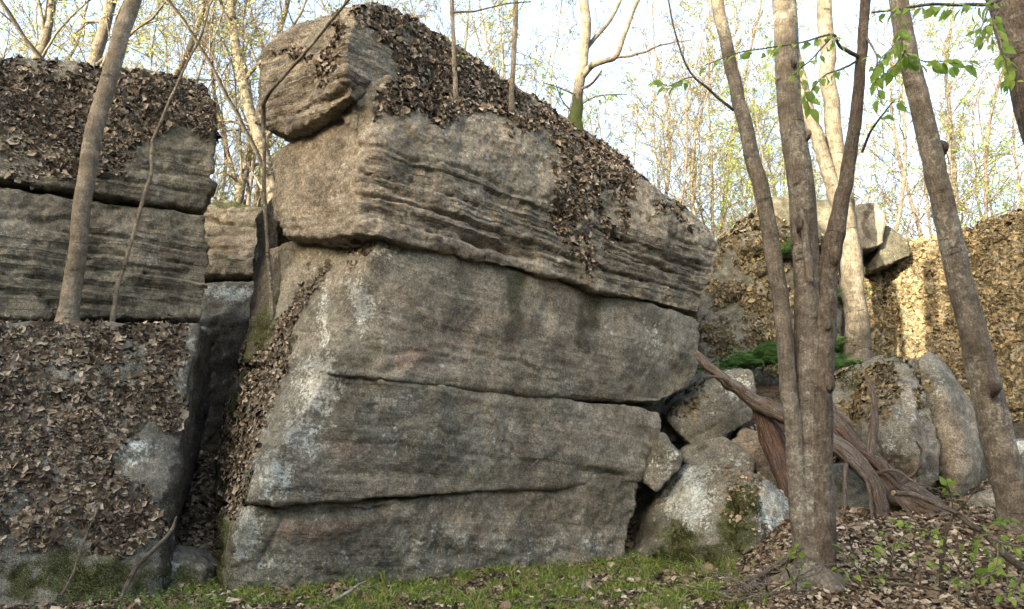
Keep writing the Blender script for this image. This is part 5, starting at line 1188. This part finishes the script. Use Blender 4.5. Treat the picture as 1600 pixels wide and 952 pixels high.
def blades(mb, p, n, ht, wd, rng, lean=0.6, tone=(0, 1)):
    m = len(p); d = np.column_stack([rng.normal(size=m) * lean, rng.normal(size=m) * lean, np.ones(m)]) + n * 0.3; d /= np.linalg.norm(d, axis=1)[:, None]
    s = np.cross(d, rng.normal(size=(m, 3))); s /= np.linalg.norm(s, axis=1)[:, None]
    h = (ht * rng.uniform(0.5, 1.4, m))[:, None]; w = wd * rng.uniform(0.6, 1.3, m)[:, None]
    mid = p + d * h * .55; tip = p + d * h + np.column_stack([rng.normal(size=m), rng.normal(size=m), -np.abs(rng.normal(size=m))]) * h * 0.22
    v = np.stack([p - s * w, p + s * w, mid + s * w * .8, mid - s * w * .8, tip], 1).reshape(-1, 3); i = np.arange(m)[:, None] * 5
    mb.tris(v, np.concatenate([i + [0, 1, 2], i + [0, 2, 3], i + [3, 2, 4]], 1).reshape(-1, 3), None, np.repeat(rng.uniform(*tone, m), 3))

rng = np.random.default_rng(81)
x, y = scatter_xy(8500, -2.9, 3.0, 5.0, 9.4, rng); k = rng.uniform(size=len(x)) < strip(x, y); x, y = x[k], y[k]
m = len(x); q = 13
ang = rng.uniform(0, 6.283, (m, q)); rad = 0.05 * np.sqrt(rng.uniform(0, 1, (m, q)))
X = (x[:, None] + np.cos(ang) * rad).ravel(); Y = (y[:, None] + np.sin(ang) * rad).ravel()
p, nn = ground_pts(X, Y); mb = MB(); hh = np.repeat(rng.lognormal(-0.1, 0.5, m), q)
blades(mb, p, nn, 0.046 * hh, 0.0046, rng, 0.75)
tag(mb.build("moss", M_MOSSB, None, False), "soft green moss and club moss along the foot of the big boulder", "moss", kind='stuff')
x, y = scatter_xy(9000, -3.2, 4.8, 5.0, 9.0, rng); k = rng.uniform(size=len(x)) < 0.10 + 0.9 * strip(x, y); x, y = x[k], y[k]
p, nn = ground_pts(x, y); mb = MB(); blades(mb, p, nn, 0.11, 0.0026, rng, 0.9)
tag(mb.build("dry_grass", M_STRAW, None, False), "dry straw coloured grass blades scattered through the moss", "grass", kind='stuff')
# small herbs: rosettes of little leaves
x, y = scatter_xy(8000, -3.4, 5.2, 5.0, 8.8, rng); px, py = proj(np.column_stack([x, y, ground_z(x, y)]))
k = rng.uniform(size=len(x)) < np.maximum(0.05, np.maximum(0.6 * strip(x, y), 0.75 * np.exp(-((px - 250) / 140.0) ** 2) * (py > 920))); x, y = x[k], y[k]
p, nn = ground_pts(x, y); m = len(x); mb = MB()
for j in range(6):
    a = rng.uniform(0, 6.283, m); el = rng.uniform(0.1, 0.9, m); h = rng.uniform(0.01, 0.07, m); s = rng.uniform(0.014, 0.034, m)
    d = np.column_stack([np.cos(a) * np.cos(el), np.sin(a) * np.cos(el), np.sin(el)]); b = np.cross(d, [0, 0, 1.0]); b /= np.linalg.norm(b, axis=1)[:, None]
    o = p + np.column_stack([0 * h, 0 * h, h]); S = s[:, None]
    v = np.stack([o, o + d * S * .5 + b * S * .34, o + d * S - [0, 0, .004], o + d * S * .5 - b * S * .34], 1).reshape(-1, 3); i = np.arange(m)[:, None] * 4
    mb.tris(v, np.concatenate([i + [0, 1, 2], i + [0, 2, 3]], 1).reshape(-1, 3), None, np.repeat(rng.uniform(0, 1, m), 2))
tag(mb.build("herbs", M_HERB, None, False), "tiny green herbs sprouting between moss and dead leaves", "herbs", kind='stuff')
# taller conifer-like seedlings in the moss
SEED = []
for q in range(3):
    rg = np.random.default_rng(300 + q); mb = MB(); n = 60; h = np.linspace(0.08, 1, n); a = np.arange(n) * 2.4
    tube(mb, [[0, 0, 0], [0.04, 0.02, 0.5], [0, 0, 1]], [0.02, 0.015, 0.006], sides=4, step=0.2, cap=False, tone=0.3)
    L = 0.30 * (1.05 - h * .75); d = np.column_stack([np.cos(a), np.sin(a), np.full(n, 0.55)]); o = np.column_stack([0 * h, 0 * h, h]); b = np.column_stack([-np.sin(a), np.cos(a), 0 * a]) * 0.035
    v = np.stack([o - b, o + b, o + d * L[:, None]], 1).reshape(-1, 3); mb.tris(v, np.arange(3 * n).reshape(-1, 3), None, rg.uniform(0.2, 1, n)); SEED.append(mb.mesh("club_moss", M_MOSSB, smooth=False))
for i, (px, py, d, s) in enumerate(((735, 905, 7.4, .12), (790, 890, 7.9, .11), (762, 895, 7.6, .10), (985, 870, 8.2, .14), (1030, 878, 8.0, .17), (1060, 882, 7.8, .12), (1090, 880, 7.7, .13), (1130, 872, 7.6, .18), (1148, 885, 7.4, .15), (900, 900, 7.5, .12), (860, 905, 7.3, .11), (600, 915, 7.0, .10), (648, 910, 7.0, .1), (420, 925, 6.7, .1), (690, 912, 7.1, .1))):
    p = P(px, py, d); z = gz(p[0], p[1]); o = bpy.data.objects.new("club_moss", SEED[i % 3]); COL.objects.link(o)
    o.location = (p[0], p[1], z - 0.01); o.scale = (s, s, s * 1.15); o.rotation_euler = (0, 0, i * 1.7)
    tag(o, "feathery green club moss sprig standing up from the mossy strip", "plant", "club moss sprigs in the mossy strip")
# tangle of roots and dead twigs left of the triple tree
rg = np.random.default_rng(91); mb = MB()
for i in range(70):
    a = P(rg.uniform(1150, 1240), rg.uniform(880, 950), rg.uniform(5.9, 6.6)); a[2] = gz(a[0], a[1]) + rg.uniform(0.0, 0.12)
    d = np.array([rg.normal() * .25, rg.normal() * .15, rg.normal() * 0.08]) + [0.05, 0, 0.04]
    tube(mb, [a, a + d * .5 + rg.normal(size=3) * .02, a + d], [0.006 * rg.uniform(.4, 1.6), 0.005, 0.002], sides=5, step=0.05, wobble=0.02, seed=i, cap=False)
tag(mb.build("root_tangle", M_TWIG, None), "tangle of dead twigs and thin roots on the soil left of the triple tree", "twigs", kind='stuff')
for i, (q, lab) in enumerate((([(1180, 905, 6.3, 8), (1215, 885, 6.25, 10), (1245, 862, 6.2, 9)], "short thick root end sticking up left of the triple tree's foot"), ([(1300, 905, 6.6, 4), (1360, 912, 6.4, 5), (1420, 905, 6.4, 3)], "thin stick lying flat on the leaves below the fallen log"), ([(1330, 928, 6.2, 4), (1400, 920, 6.2, 4), (1460, 935, 6.1, 3)], "thin stick at the edge of the flat pale ground rock"), ([(820, 940, 6.3, 3), (880, 930, 6.5, 4), (960, 935, 6.4, 3)], "thin stick in the moss below the middle of the big boulder"))):
    c, r = line3(q); 
    if i: c[:, 2] = ground_z(c[:, 0], c[:, 1]) + 0.03
    r0 = thing("dry_stick", c[0], lab, "stick"); mb = MB(); tube(mb, c, r, sides=7, step=0.03, lump=0.15, wobble=0.02, seed=i + 60); mb.build("stem", M_TWIG if i else M_WOOD, r0)
